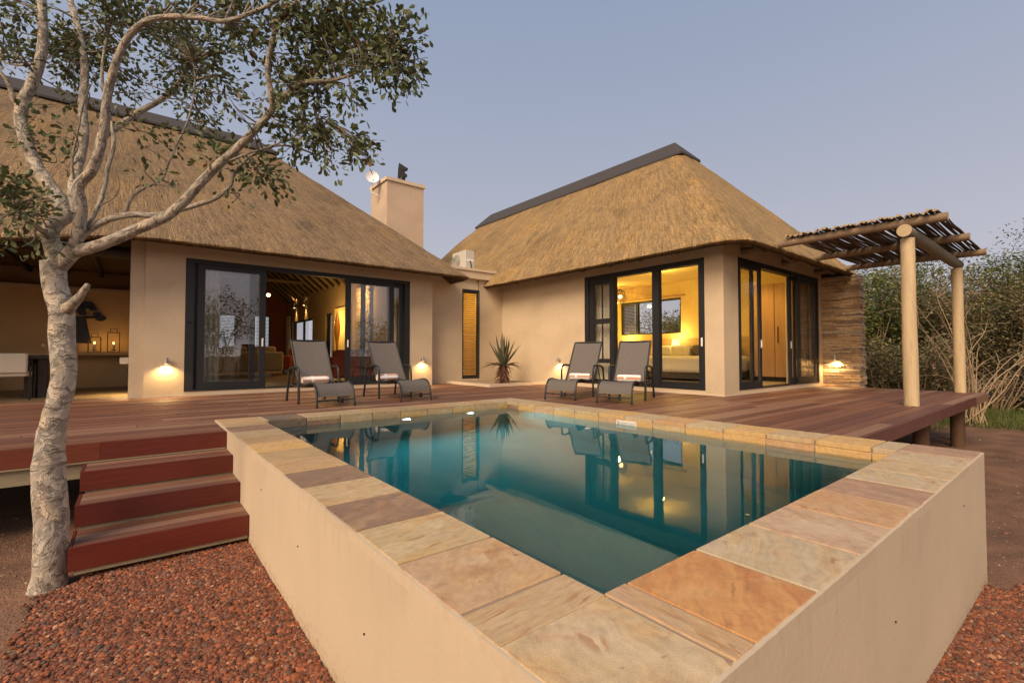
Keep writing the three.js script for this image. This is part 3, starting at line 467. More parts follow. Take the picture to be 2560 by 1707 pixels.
function blind(label, axis, a, b, y0, y1, t, pitch, mat, tilt = .5, group) { // slatted blind
  const g = thing('slatted_blind', label, 'blind', axis === 'x' ? [(a + b) / 2, 0, t] : [t, 0, (a + b) / 2], axis === 'x' ? 0 : Math.PI / 2, group), w = b - a;
  const sg = new THREE.BoxGeometry(w, .003, pitch * .92); sg.rotateX(tilt);
  for (let y = y0 + pitch; y < y1 - .05; y += pitch) { const m = part('slat', sg, mat, g); m.position.y = y; }
  part('head_rail', bx(-w / 2, w / 2, y1 - .045, y1, -.025, .025), mat, g);
  part('ladder_cord', [-.38, .38].map(k => rod([k * w, y0, 0], [k * w, y1, 0], .002, 5)), mat, g);
  return g;
}
const darkSlat = std(lin(.05, .045, .04), { roughness: .5 }), woodSlat = std(lin(.16, .10, .04), { roughness: .45 });
blind('dark slatted blind over the wide far window of the living room', 'x', 2.68, 3.56, 1.1, 2.58, -24.5, .066, darkSlat, .5);
blind('dark slatted blind over the far living room window beside the red wall', 'x', 4.41, 4.99, 1.1, 2.58, -24.5, .066, darkSlat, .5);
blind('dark slatted blind on the tall narrow side window of the living room', 'z', -18.75, -18.1, .15, 2.3, 5.82, .06, darkSlat, .25);
// ---------------------------------------------------------------- link between the houses
const LK = thing('link_building', 'flat roofed plaster link between the two thatched houses', 'building');
{
  part('wall', wallBoxes('x', 6.0, 8.55, -11.3, -11.1, -.25, 2.92, [[7.14, 7.735, .10, 2.62]]), M.wall, LK);
  part('wall', [bx(6.001, 6.15, -.2, 2.9, -13, -11.301), bx(8.4, 8.549, -.2, 2.9, -13, -11.301), bx(6.001, 8.549, -.2, 2.9, -13.15, -13.001)], M.inner, LK);
  part('floor', bx(6.151, 8.399, 0, .05, -13, -11.301), M.inner, LK);
  part('flat_roof', [bx(6.001, 8.6, 2.921, 3.13, -13.2, -10.98)], M.wall, LK);
  part('coping', bx(6.001, 8.62, 3.131, 3.20, -13.22, -10.94), M.kerb, LK);
  const g = grp('window', LK, [0, 0, -11.14]);
  part('window_frame', [bx(7.142, 7.18, .102, 2.618, -.03, .035), bx(7.645, 7.733, .102, 2.618, -.03, .035), bx(7.18, 7.645, 2.54, 2.618, -.03, .035), bx(7.18, 7.645, .102, .20, -.03, .035)], M.frame, g);
  part('glass_pane', pane(7.18, 7.645, .2, 2.54, .012), M.glassClear, g);
  bulb(7.3, 2.45, -12.2, lin(1, .60, .16), 4.5);  // unseen lamp behind the blind, placed to make the window glow
}
blind('wooden slatted blind glowing in the narrow window by the aloe', 'x', 7.17, 7.65, .2, 2.56, -11.20, .058, woodSlat, .55);
{
  const c = thing('rain_chain', 'thin dark rain chain hanging in front of the narrow blind window', 'rain chain');
  part('chain', rod([7.60, .06, -10.97], [7.60, 2.86, -10.97], .009, 6), M.darkWood, c);
  part('spout', rod([7.60, 2.86, -11.05], [7.60, 2.86, -10.95], .02, 8), M.darkWood, c);
}
// ---------------------------------------------------------------- right house: bedroom
const HR = thing('thatched_house', 'right thatched house with lit bedroom doors on two sides and a pergola', 'house');
{
  part('wall', [...wallBoxes('z', -11.1, -4.34, 8.55, 8.75, -.25, 3.13, [[-7.80, -4.716, .09, 2.652]]), ...wallBoxes('x', 8.7501, 13.55, -4.54, -4.34, -.25, 3.13, [[9.12, 13.29, .09, 2.675]])], M.wall, HR);
  part('wall', bx(8.55, 8.75, -.25, 3.13, -18, -11.101), M.wall, HR);
  part('skirting', [bx(8.546, 8.55, -.01, .035, -9.1, -4.34), bx(8.546, 13.55, -.01, .035, -4.34, -4.336)], M.kerb, HR);
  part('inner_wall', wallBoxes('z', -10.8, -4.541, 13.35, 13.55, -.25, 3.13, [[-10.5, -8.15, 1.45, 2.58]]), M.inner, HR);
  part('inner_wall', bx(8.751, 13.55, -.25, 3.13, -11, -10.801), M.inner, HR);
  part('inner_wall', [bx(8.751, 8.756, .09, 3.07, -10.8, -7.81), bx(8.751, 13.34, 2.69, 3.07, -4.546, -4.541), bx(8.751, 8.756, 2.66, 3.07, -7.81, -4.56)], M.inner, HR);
  part('outer_wall', [bx(13.35, 13.55, -.25, 3.13, -18, -11.001), bx(8.7501, 13.55, -.25, 3.13, -18.0, -17.8)], M.wall, HR);
  part('floor', bx(8.751, 13.349, -.02, .08, -10.8, -4.541), std(lin(.36, .29, .20), { roughness: .4 }), HR);
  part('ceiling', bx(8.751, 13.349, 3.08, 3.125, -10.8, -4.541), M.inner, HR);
  const tone = thatchTone(1.3, .9);
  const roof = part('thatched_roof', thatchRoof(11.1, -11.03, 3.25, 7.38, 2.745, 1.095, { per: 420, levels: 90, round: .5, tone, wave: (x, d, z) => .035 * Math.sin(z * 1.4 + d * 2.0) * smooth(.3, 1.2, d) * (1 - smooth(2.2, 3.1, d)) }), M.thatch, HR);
  part('ridge_cap', hipCap(11.1, -11.03, .46, 4.13 + .46, 6.40, 1.095, .1), M.ridge, roof);
  for (let z = -5; z > -17.5; z -= .8) part('eave_rafter', rod([8.04, 2.70, z], [8.9, 3.42, z], .045, 8), M.rafter, HR);
  for (const x of [9.2, 10.4, 11.6, 12.8]) part('eave_rafter', rod([x, 2.68, -3.84], [x, 3.36, -4.6], .045, 8), M.rafter, HR);
  // door in the wall that faces the pool
  const d = grp('sliding_door', HR, [8.55, 0, -7.80], -Math.PI / 2), z = -.05;
  part('door_frame', [bx(.003, .13, .092, 2.65, -.14, .012), bx(2.985, 3.081, .092, 2.65, -.14, .012), bx(.13, 2.985, 2.545, 2.65, -.14, .012), bx(.13, 2.985, .092, .15, -.14, .012), bx(.765, .885, .15, 2.545, -.14, .006), bx(1.905, 2.065, .15, 2.545, -.12, -.002)], M.frame, d);
  part('casement', [bx(.13, .25, .15, 2.545, z - .03, z + .03), bx(.25, .765, 2.43, 2.545, z - .03, z + .03), bx(.25, .765, 1.50, 1.62, z - .03, z + .03), bx(.25, .765, .58, .68, z - .03, z + .03), bx(.25, .765, .15, .20, z - .03, z + .03), bx(.49, .52, 1.62, 2.43, z - .02, z + .005), bx(.49, .52, .68, 1.50, z - .02, z + .005)], M.frame, d);
  for (const [a, b] of [[1.62, 2.43], [.68, 1.5], [.2, .58]]) part('glass_pane', pane(.25, .765, a, b, z), M.glass, d);
  part('glass_pane', pane(.885, 1.905, .15, 2.545, z - .03), M.glassClear, d);
  part('glass_pane', pane(2.065, 2.985, .15, 2.545, z), M.glassClear, d);
  part('leaf_frame', [bx(2.0651, 2.9849, .1501, .235, z - .02, z + .02), bx(2.94, 2.9849, .235, 2.5449, z - .02, z + .02), bx(.8851, 1.9049, .1501, .235, z - .05, z - .01)], M.frame, d);
  handle(d, 3.03, 1.02, .013);
  // door in the wall under the pergola
  const e = grp('sliding_door', HR, [9.12, 0, -4.34]);
  part('door_frame', [bx(.003, .03, .092, 2.673, -.14, .012), bx(4.09, 4.168, .092, 2.673, -.14, .012), bx(.03, 4.09, 2.575, 2.673, -.14, .012), bx(.03, 4.09, .092, .118, -.14, .012)], M.frame, e);
  leafOf(e, .031, 1.03, .12, 2.572, -.030, .10, .12, .07, M.glassClear); leafOf(e, .035, .80, .12, 2.572, -.085, .10, .12, .07, M.glassClear); handle(e, .985, 1.0, -.008);
  leafOf(e, 2.58, 3.75, .12, 2.572, -.085, .12, .14, .08); leafOf(e, 2.95, 4.088, .12, 2.572, -.030, .12, .14, .08); handle(e, 2.63, 1.0, -.06);
  // window over the bed
  const g = grp('window', HR, [13.45, 0, 0]), w = .06;
  part('window_frame', [bx(-.05, .05, 1.452, 2.578, -10.498, -10.44), bx(-.05, .05, 1.452, 2.578, -8.21, -8.152), bx(-.05, .05, 2.52, 2.578, -10.44, -8.21), bx(-.05, .05, 1.452, 1.50, -10.44, -8.21), ...[-9.85, -9.12].map(m => bx(-.05, .05, 1.5, 2.52, m - .05, m + .05))], M.frame, g);
  const p = pane(-10.44, -8.21, 1.5, 2.52, 0); p.rotateY(-Math.PI / 2); part('glass_pane', p, M.glassClear, g);
  part('wall_panel', [...Array(14)].map((_, k) => bx(13.325, 13.348, 2.70, 3.07, -10.78 + k * .118, -10.67 + k * .118)), M.panel, HR);
  part('shelf', bx(13.25, 13.349, 2.62, 2.66, -10.79, -8.0), M.wardrobe, HR);
}
blind('dark slatted blind in the leftmost pane of the bedroom window', 'z', -10.43, -9.91, 1.5, 2.52, 13.38, .05, darkSlat, .9);
// stone fin wall, one stone at a time
const fin = thing('stone_wall', 'short wall of stacked brown ledge stones at the end of the right house', 'stone wall');
{
  const f = rng(303), cols = [[.68, .48, .27], [.74, .54, .32], [.60, .41, .24], [.78, .60, .38], [.48, .34, .22], [.68, .43, .20], [.62, .50, .35], [.40, .30, .22]];
  const t = tex(256, 128, (u, v) => 0.72 + .5 * tn(u, v, 8, 4, 61) + .2 * PN.noise(u * 20, v * 80, 2), true, 2, 3), mats = cols.map(c => std(lin(...c.map(v => v * 1.1)), { map: t, bumpMap: t, bumpScale: .01, roughness: .9 }));  // stone tones lightened to make up for shade under the pergola
  part('core', bx(13.60, 13.97, -.3, 2.68, -4.36, -3.62), M.darkPost, fin);
  const chip = (x0, x1, y0, y1, z0, z1) => { const g = bx(x0, x1, y0, y1, z0, z1, [f() * 3, f() * 3]), p = g.attributes.position, s = f() * 50; for (let i = 0; i < p.count; i++) { const X = p.getX(i), Y = p.getY(i), Z = p.getZ(i); p.setXYZ(i, X + .016 * noise(X * 6 + s, Y * 20, Z * 6), Y + .008 * noise(X * 7, Y * 30 + s, Z * 7), Z + .016 * noise(X * 6, Y * 20, Z * 6 + s)); } g.computeVertexNormals(); return g; };
  const pick = () => mats[Math.floor(f() * mats.length)];
  for (let y = -.26; y < 2.70;) {
    const h = rr(.024, .050, f), y1 = Math.min(2.74, y + h); let z = -4.36; const end = -3.55 + rr(-.03, .02, f);
    while (z < end - .02) { let L = rr(.18, .5, f), e = Math.min(end, z + L); if (end - e < .12) e = end; part('ledge_stone', chip(13.55 + rr(-.022, .012, f), e === end ? 13.78 + rr(-.05, .1, f) : 13.7, y + .003, y1 - .003, z + .003, e - .003), pick(), fin); z = e; }
    if (y > 0 || y1 > 0) part('ledge_stone', chip(13.80 + rr(0, .08, f), 14.02 + rr(-.03, .03, f), y + .003, y1 - .003, -3.75, -3.555 + rr(-.03, .02, f)), pick(), fin);
    y = y1;
  }
}
// chimney and what stands on it
{
  const c = thing('chimney', 'plain plastered chimney stack between the two thatched roofs', 'chimney');
  part('stack', bx(6.40, 7.74, 2.5, 6.52, -15.85, -14.52), M.chimney, c); part('coping', bx(6.35, 7.79, 6.521, 6.63, -15.9, -14.47), M.kerb, c);
  const w = thing('chimney_cowl', 'dark folded metal wind cowl on top of the chimney', 'cowl', [6.98, 6.72, -14.62]);
  const fold = (pts) => { const sh = new THREE.Shape(); pts.forEach(([x, y], i) => i ? sh.lineTo(x - .14, y) : sh.moveTo(x - .14, y)); sh.closePath(); const g = new THREE.ExtrudeGeometry(sh, { depth: .2, bevelEnabled: true, bevelSize: .01, bevelThickness: .01, bevelSegments: 1 }); g.translate(0, .02, -.1); g.rotateY(-.4); return g; };
  part('flue', cyl(0, -.1, .10, 0, .11, .11, 20), M.blackMetal, w); part('hood', fold([[.036, .468], [.313, .317], [.155, .225], [.014, .288]]), M.blackMetal, w); part('hood', fold([[.014, .275], [.15, .215], [.295, .09], [.15, 0], [0, .036]]), M.blackMetal, w);
  const d = thing('satellite_dish', 'round white dish on a bracket left of the chimney', 'dish', [6.12, 6.62, -15.1], -.3);
  const L = new THREE.LatheGeometry([...Array(12)].map((_, i) => new THREE.Vector2(.215 * i / 11, .08 * (i / 11) ** 2)), 32); L.rotateX(Math.PI / 2.3); L.translate(0, .05, .05);
  part('reflector', L, new THREE.MeshStandardMaterial({ color: lin(.78, .78, .78), roughness: .5, side: THREE.DoubleSide }), d);
  part('bracket', [rod([0, .05, .03], [-.02, -.42, -.02], .02), rod([-.02, -.42, -.02], [.2, -.5, 0], .02), rod([0, -.02, .05], [0, -.12, .36], .01), rod([0, -.14, .37], [0, -.08, .36], .03)], M.white, d);
  const a = thing('outdoor_unit', 'white air conditioner unit on the flat roof between the houses', 'air conditioner', [7.62, 3.20, -11.80], -Math.PI / 2);
  part('casing', rbx(-.36, .36, .06, .62, -.16, .16, .02), std(lin(.50, .47, .41), { roughness: .5 }), a);
  part('fan_grille', [.19, .15, .11, .07, .03].map(r => { const g = new THREE.TorusGeometry(r, .005, 6, 28); g.translate(-.12, .34, .165); return g; }), M.track, a);
  part('service_panel', bx(.361, .368, .30, .36, -.12, .12), M.white, a); part('cable', tube([[.37, .32, 0], [.385, .2, -.02], [.37, .06, -.06]], .014), M.blackMetal, a);
  part('badge', bx(-.345, -.30, .40, .50, .1605, .164), std(lin(.04, .35, .36), {}), a); part('foot', [bx(-.3, -.24, 0, .06, -.15, .15), bx(.24, .3, 0, .06, -.15, .15)], M.blackMetal, a);
}
// ---------------------------------------------------------------- wall lamps
downLamp('small steel lamp between the veranda opening and the left sliding door', [.467, .66, -10.75], [0, 0, 1], 2.6);
downLamp('small steel lamp right of the left sliding door, above the second lounger', [5.70, .66, -10.75], [0, 0, 1], 2.2);
downLamp('small steel lamp on the plain plaster wall beside the aloe', [8.55, .63, -8.66], [-1, 0, 0], 2.2);
downLamp('small steel lamp on the stacked stone wall under the pergola', [13.53, .70, -4.05], [-1, 0, 0], 4.0);
{
  const t = downLamp('small white lamp on the side wall inside the dark veranda', [-.06, .66, -11.85], [-1, 0, 0], 9); 
  part('lamp_cover', rbx(-.21, -.07, .60, .725, -11.92, -11.78, .01), M.white, t);
}
// ---------------------------------------------------------------- planter, aloe
{
  const p = thing('planter_kerb', 'low plaster kerb of the corner planter round the aloe', 'planter');
  part('kerb', [bx(6.63, 6.72, -.05, .065, -11.099, -9.10), bx(6.721, 8.549, -.05, .065, -9.19, -9.10)], M.kerb, p);
  part('soil', bx(6.721, 8.549, -.05, .035, -11.099, -9.191), std(lin(.30, .22, .15), { roughness: .95 }), p);
  const f = rng(77), a = thing('aloe_plant', 'tall spiky aloe with a skirt of dead brown leaves in the corner planter', 'aloe', [7.55, .03, -9.75]);
  const brown = [[.10, .045, .028], [.15, .07, .04], [.20, .11, .06]].map(c => std(lin(...c), { roughness: .9 })), green = [[.075, .09, .05], [.10, .11, .06], [.12, .10, .065]].map(c => std(lin(...c), { roughness: .5 }));
  part('trunk', limb([[0, -.05, 0, .10], [0, .2, 0, .11], [0, .42, 0, .10]], 12, 4, .1), brown[0], a);
  const leaf = (h, az, out, up, w, curl) => { // tapering channelled leaf
    const n = 9, pos = [], idx = [], c = Math.cos(az), s = Math.sin(az);
    for (let i = 0; i <= n; i++) { const t = i / n, r = out * t + .05 * (1 - t), y = h + up * t - curl * t * t, ww = w * (1 - t ** 1.6) * (.75 + .25 * Math.min(1, t * 5)) + .001; for (const [k, d] of [[-1, .35], [0, 0], [1, .35], [0, -.28]]) pos.push(c * r - s * k * ww, y + d * ww, s * r + c * k * ww); }
    for (let i = 0; i < n; i++) for (let k = 0; k < 4; k++) { const A = i * 4 + k, B = i * 4 + (k + 1) % 4; idx.push(A, B, A + 4, B, B + 4, A + 4); }
    const g = new THREE.BufferGeometry(); g.setAttribute('position', new THREE.Float32BufferAttribute(pos, 3)); g.setIndex(idx); g.computeVertexNormals(); return g;
  };
  for (let i = 0; i < 70; i++) { const az = f() * 6.28; part('dead_leaf', leaf(rr(.10, .44, f), az, rr(.17, .30, f), rr(-.12, .06, f), rr(.026, .042, f), rr(.06, .22, f)), brown[i % 3], a); }
  for (let i = 0; i < 13; i++) { const az = i * 2.4 + rr(-.3, .3, f); part('leaf', leaf(.44, az, rr(.45, .72, f), rr(.22, .34, f), .044, rr(.18, .46, f)), i % 3 ? green[2] : brown[1], a); }
  for (let i = 0; i < 24; i++) { const az = i * 2.4, k = i / 24; part('leaf', leaf(.46 + .04 * k, az, .52 - .42 * k + rr(-.05, .05, f), .48 + .34 * k + rr(-.06, .06, f), .056 - .014 * k, -.05), green[i % 3], a); }
}
// ---------------------------------------------------------------- loungers and towels
function ribbon(path, w, th, sag = .012) { // sling cloth along [s,y], local z = -s
  const c = new THREE.CatmullRomCurve3(path.map(([s, y]) => V(0, y, -s)), false, 'centripetal'), n = path.length * 6, m = 6, pos = [], uv = [], idx = []; let L = 0, pr = null;
  for (let side = 0; side < 2; side++) { L = 0; pr = null; for (let i = 0; i <= n; i++) { const p = c.getPoint(i / n), t = c.getTangent(i / n); if (pr) L += p.distanceTo(pr); pr = p; const nx = V(0, -t.z, t.y); if (nx.y < 0) nx.negate(); for (let k = 0; k <= m; k++) { const u = k / m, d = (side ? -th : 0) - sag * Math.sin(u * Math.PI); pos.push((u - .5) * w, p.y + nx.y * d, p.z + nx.z * d); uv.push((u - .5) * w, L); } } }
  const r = m + 1, o = (n + 1) * r; for (let s = 0; s < 2; s++) for (let i = 0; i < n; i++) for (let k = 0; k < m; k++) { const a = s * o + i * r + k; s ? idx.push(a, a + r, a + 1, a + 1, a + r, a + r + 1) : idx.push(a, a + 1, a + r, a + 1, a + r + 1, a + r); }
  const g = new THREE.BufferGeometry(); g.setAttribute('position', new THREE.Float32BufferAttribute(pos, 3)); g.setAttribute('uv', new THREE.Float32BufferAttribute(uv, 2)); g.setIndex(idx); g.computeVertexNormals(); return g;
}
function makeLounger(label) {
  const t = thing('sun_lounger', label, 'sun lounger', [0, 0, 0], 0, 'reclining sun loungers on the deck');
  const P = (x, s, y) => [x, y, -s], W = .28;
  part('seat_sling', ribbon([[.035, .155], [.075, .26], [.15, .325], [.28, .345], [.5, .315], [.75, .29], [.94, .30]], .53, .006), M.sling, t);
  part('back_sling', ribbon([[.93, .315], [1.03, .46], [1.16, .66], [1.29, .87], [1.37, 1.0], [1.40, 1.015]], .53, .006), M.sling, t);
  for (const s of [-1, 1]) {
    const x = s * W;
    part('seat_rail', tube([P(x, 0, .0), P(x, .02, .14), P(x, .075, .27), P(x, .16, .335), P(x, .3, .345), P(x, .52, .315), P(x, .77, .29), P(x, .97, .30)], .0155, 8, .5, 40), M.lounger, t);
    part('back_rail', tube([P(x, .92, .30), P(x, 1.03, .46), P(x, 1.16, .66), P(x, 1.29, .87), P(x, 1.385, 1.015)], .0145, 8, .5, 24), M.lounger, t);
    const a = s * (W + .035), g = tube([P(a, .79, 0), P(a, .79, .30), P(a, .80, .48), P(a, .835, .555), P(a, .92, .580), P(a, 1.12, .572), P(a, 1.28, .55), P(a, 1.335, .50), P(a, 1.365, .38), P(a, 1.47, 0)], .019, 8, .35, 60);
    part('arm_and_legs', g, M.lounger, t);
    part('side_bar', tube([P(s * (W + .015), .42, .285), P(s * (W + .02), .8, .27), P(s * (W + .02), 1.40, .285)], .012, 7), M.lounger, t);
    part('back_stay', rod(P(s * (W - .03), 1.17, .64), P(s * (W - .03), 1.37, .29), .010, 7), M.lounger, t);
    part('foot_cap', [cyl(x, 0, .02, 0, .019, .019, 10), cyl(a, 0, .02, -.79, .022, .022, 10), cyl(a, 0, .02, -1.47, .022, .022, 10)], M.blackMetal, t);
  }
  part('cross_bar', rod(P(-W, .012, .10), P(W, .012, .10), .011), M.lounger, t);
  part('cross_bar', rod(P(-W, .45, .285), P(W, .45, .285), .011), M.lounger, t);
  part('cross_bar', rod(P(-W, 1.39, 1.018), P(W, 1.39, 1.018), .0145), M.lounger, t);
  part('cross_bar', rod(P(-W - .02, 1.38, .285), P(W + .02, 1.38, .285), .012), M.lounger, t);
  part('hook', [bx(-.02 + .09, .02 + .09, .055, .13, -.03, .002), bx(-.15, -.12, .085, .105, -.03, .01)], M.blackMetal, t);
  return t;
}
{
  const l0 = makeLounger('grey sling lounger in front of the open middle of the left sliding door');
  const place = (o, x, z, turn) => { o.position.set(x, 0, z); o.rotation.y = turn; };
  place(l0, 2.37, -7.13, .02);
  const more = (x, z, turn, label) => { const c = l0.clone(); c.name = numbered('sun_lounger'); scene.add(c); c.userData = { ...l0.userData, label }; place(c, x, z, turn); return c; };
  more(3.735, -7.22, .02, 'grey sling lounger by the right leaf of the left sliding door, near its lamp');
  more(5.735, -5.82, -1.20, 'grey sling lounger nearest the aloe, with the wall lamp behind it');
  more(5.925, -4.80, -1.175, 'grey sling lounger in front of the bedroom door, nearest the house corner');
  // rolled towels
  const pos = [], col = [], uvv = [], idx = [], nu = 40, nv = 14, Lh = .205;
  for (let j = 0; j <= nv; j++) for (let i = 0; i <= nu; i++) { const a = i / nu * 6.283, t = j / nv, x = (t - .5) * 2 * Lh, e = Math.max(0, Math.abs(t - .5) * 2 - .82) / .18, r = .062 * (1 - .18 * e * e) * (1 + .03 * noise(x * 9, Math.cos(a) * 2, Math.sin(a) * 2)); pos.push(x, r * Math.sin(a), r * Math.cos(a) * 1.05); const st = ((a / 6.283 * 8) % 2) < .85, band = Math.abs(t - .36) < .03; col.push(...(band || !st ? [.84, .80, .76] : [.50, .27, .185])); uvv.push(t, i / nu); }
  for (let j = 0; j < nv; j++) for (let i = 0; i < nu; i++) { const a = j * (nu + 1) + i, b = a + nu + 1; idx.push(a, b, a + 1, a + 1, b, b + 1); }
  const tg = new THREE.BufferGeometry(); tg.setAttribute('position', new THREE.Float32BufferAttribute(pos, 3)); tg.setAttribute('color', new THREE.Float32BufferAttribute(col, 3)); tg.setAttribute('uv', new THREE.Float32BufferAttribute(uvv, 2)); tg.setIndex(idx); tg.computeVertexNormals();
  const spiral = (x) => { const pts = []; for (let k = 0; k <= 70; k++) { const a = k * .32, r = .006 + .046 * k / 70; pts.push(V(x, r * Math.sin(a), r * Math.cos(a))); } return new THREE.TubeGeometry(new THREE.CatmullRomCurve3(pts), 140, .0052, 5); };
  const towelMat = std(lin(1, 1, 1), { vertexColors: true, roughness: .98 }), endMat = std(lin(.74, .60, .52), { roughness: .98 });
  const towel = (x, z, turn, label, roll) => { const t = thing('rolled_towel', label, 'towel', [x, .365, z], turn, 'rolled striped towels on the loungers'); const b = part('towel_roll', tg, towelMat, t); b.rotation.x = roll; for (const s of [-1, 1]) { const m = part('rolled_end', spiral(s * .202), endMat, t); m.rotation.x = roll; } return t; };
  const at = (x, z, turn, s, o = 0) => [x - Math.sin(turn) * s + Math.cos(turn) * o, z - Math.cos(turn) * s - Math.sin(turn) * o, turn];
  towel(...at(2.37, -7.13, .05, .90), 'rolled white and tan striped towel on the lounger before the open left door', .5);
  towel(...at(3.735, -7.22, .16, .88), 'rolled white and tan striped towel on the lounger by the right door leaf', .9);
  towel(...at(5.735, -5.82, -1.22, .90), 'rolled white and tan striped towel on the lounger nearest the aloe', .2);
  towel(...at(5.925, -4.80, -1.19, .90), 'rolled white and tan striped towel on the lounger nearest the house corner', .25);
}
// ---------------------------------------------------------------- pergola
{
  const p = thing('pergola', 'pole pergola roofed with thin dark sticks over the right end of the deck', 'pergola'), f = rng(515);
  const post = (x, z, r, s) => part('post', lengthwise(limb([[x + .02, -.002, z, r], [x + .012, .7, z, r * 1.03], [x - .008, 1.35, z, r * .97], [x - .004, 2, z, r * .96], [x - .004, 2.56, z, r * .95]], 20, 5, .02, s)), M.pole, p);
  post(9.25, -1.79, .094, 3); post(13.24, -1.78, .094, 9);
  part('beam', [lengthwise(limb([[9.06, 2.655, -1.79, .092], [10.5, 2.66, -1.79, .096], [12, 2.655, -1.79, .094], [13.47, 2.66, -1.79, .092]], 20, 6, .015, 2)), (() => { const g = new THREE.CircleGeometry(.09, 20); g.rotateY(Math.PI / 2); g.translate(13.47, 2.66, -1.79); return g; })()], M.poleGrey, p);
  const disc = new THREE.CircleGeometry(.093, 22); disc.rotateY(-Math.PI / 2); disc.translate(9.058, 2.655, -1.79); part('beam_end', disc, M.pole, p);
  for (const x of [9.3, 11.2, 13.12]) {
    const r = part('rafter', lengthwise(limb([[x, 2.80, -4.40, .066], [x, 2.82, -3.2, .066], [x + .01, 2.82, -2.0, .068], [x, 2.81, -1.33, .066]], 14, 6, .02, x)), M.rafter, p);
    const c = new THREE.CircleGeometry(.066, 16); c.translate(x, 2.81, -1.329); part('cut_end', c, M.pole, r);
  }
  let k = 0;
  for (let z = -1.43; z > -3.50; z -= .0345) {
    const r = rr(.0145, .0205, f), x0 = 9.14 + rr(-.05, .09, f), x1 = 13.68 + rr(-.12, .1, f), y = 2.886 + r + rr(0, .012, f), st = [], n = 7;
    for (let i = 0; i <= n; i++) st.push([x0 + (x1 - x0) * i / n, y + rr(-.010, .010, f), z + rr(-.012, .012, f), r * (1.1 - .35 * (k % 2 ? i / n : 1 - i / n))]);
    const g = limb(st, 6, 3, .05, z), col = [], q = rr(.5, 1.2, f); for (let i = 0; i < g.attributes.position.count; i++) col.push(.115 * q, .078 * q, .050 * q); g.setAttribute('color', new THREE.Float32BufferAttribute(col, 3));
    const e = []; for (const [sx, i, sg] of [[x0, 0, -1], [x1, n, 1]]) { const c = new THREE.CircleGeometry(st[i][3] * 1.05, 8); c.rotateY(sg * Math.PI / 2); c.translate(sx + sg * .001, st[i][1], st[i][2]); c.setAttribute('color', new THREE.Float32BufferAttribute(Array(c.attributes.position.count).fill([.52, .38, .22]).flat(), 3)); e.push(c); }
    part('roof_stick', [g, ...e], M.lath, p); k++;
  }
}
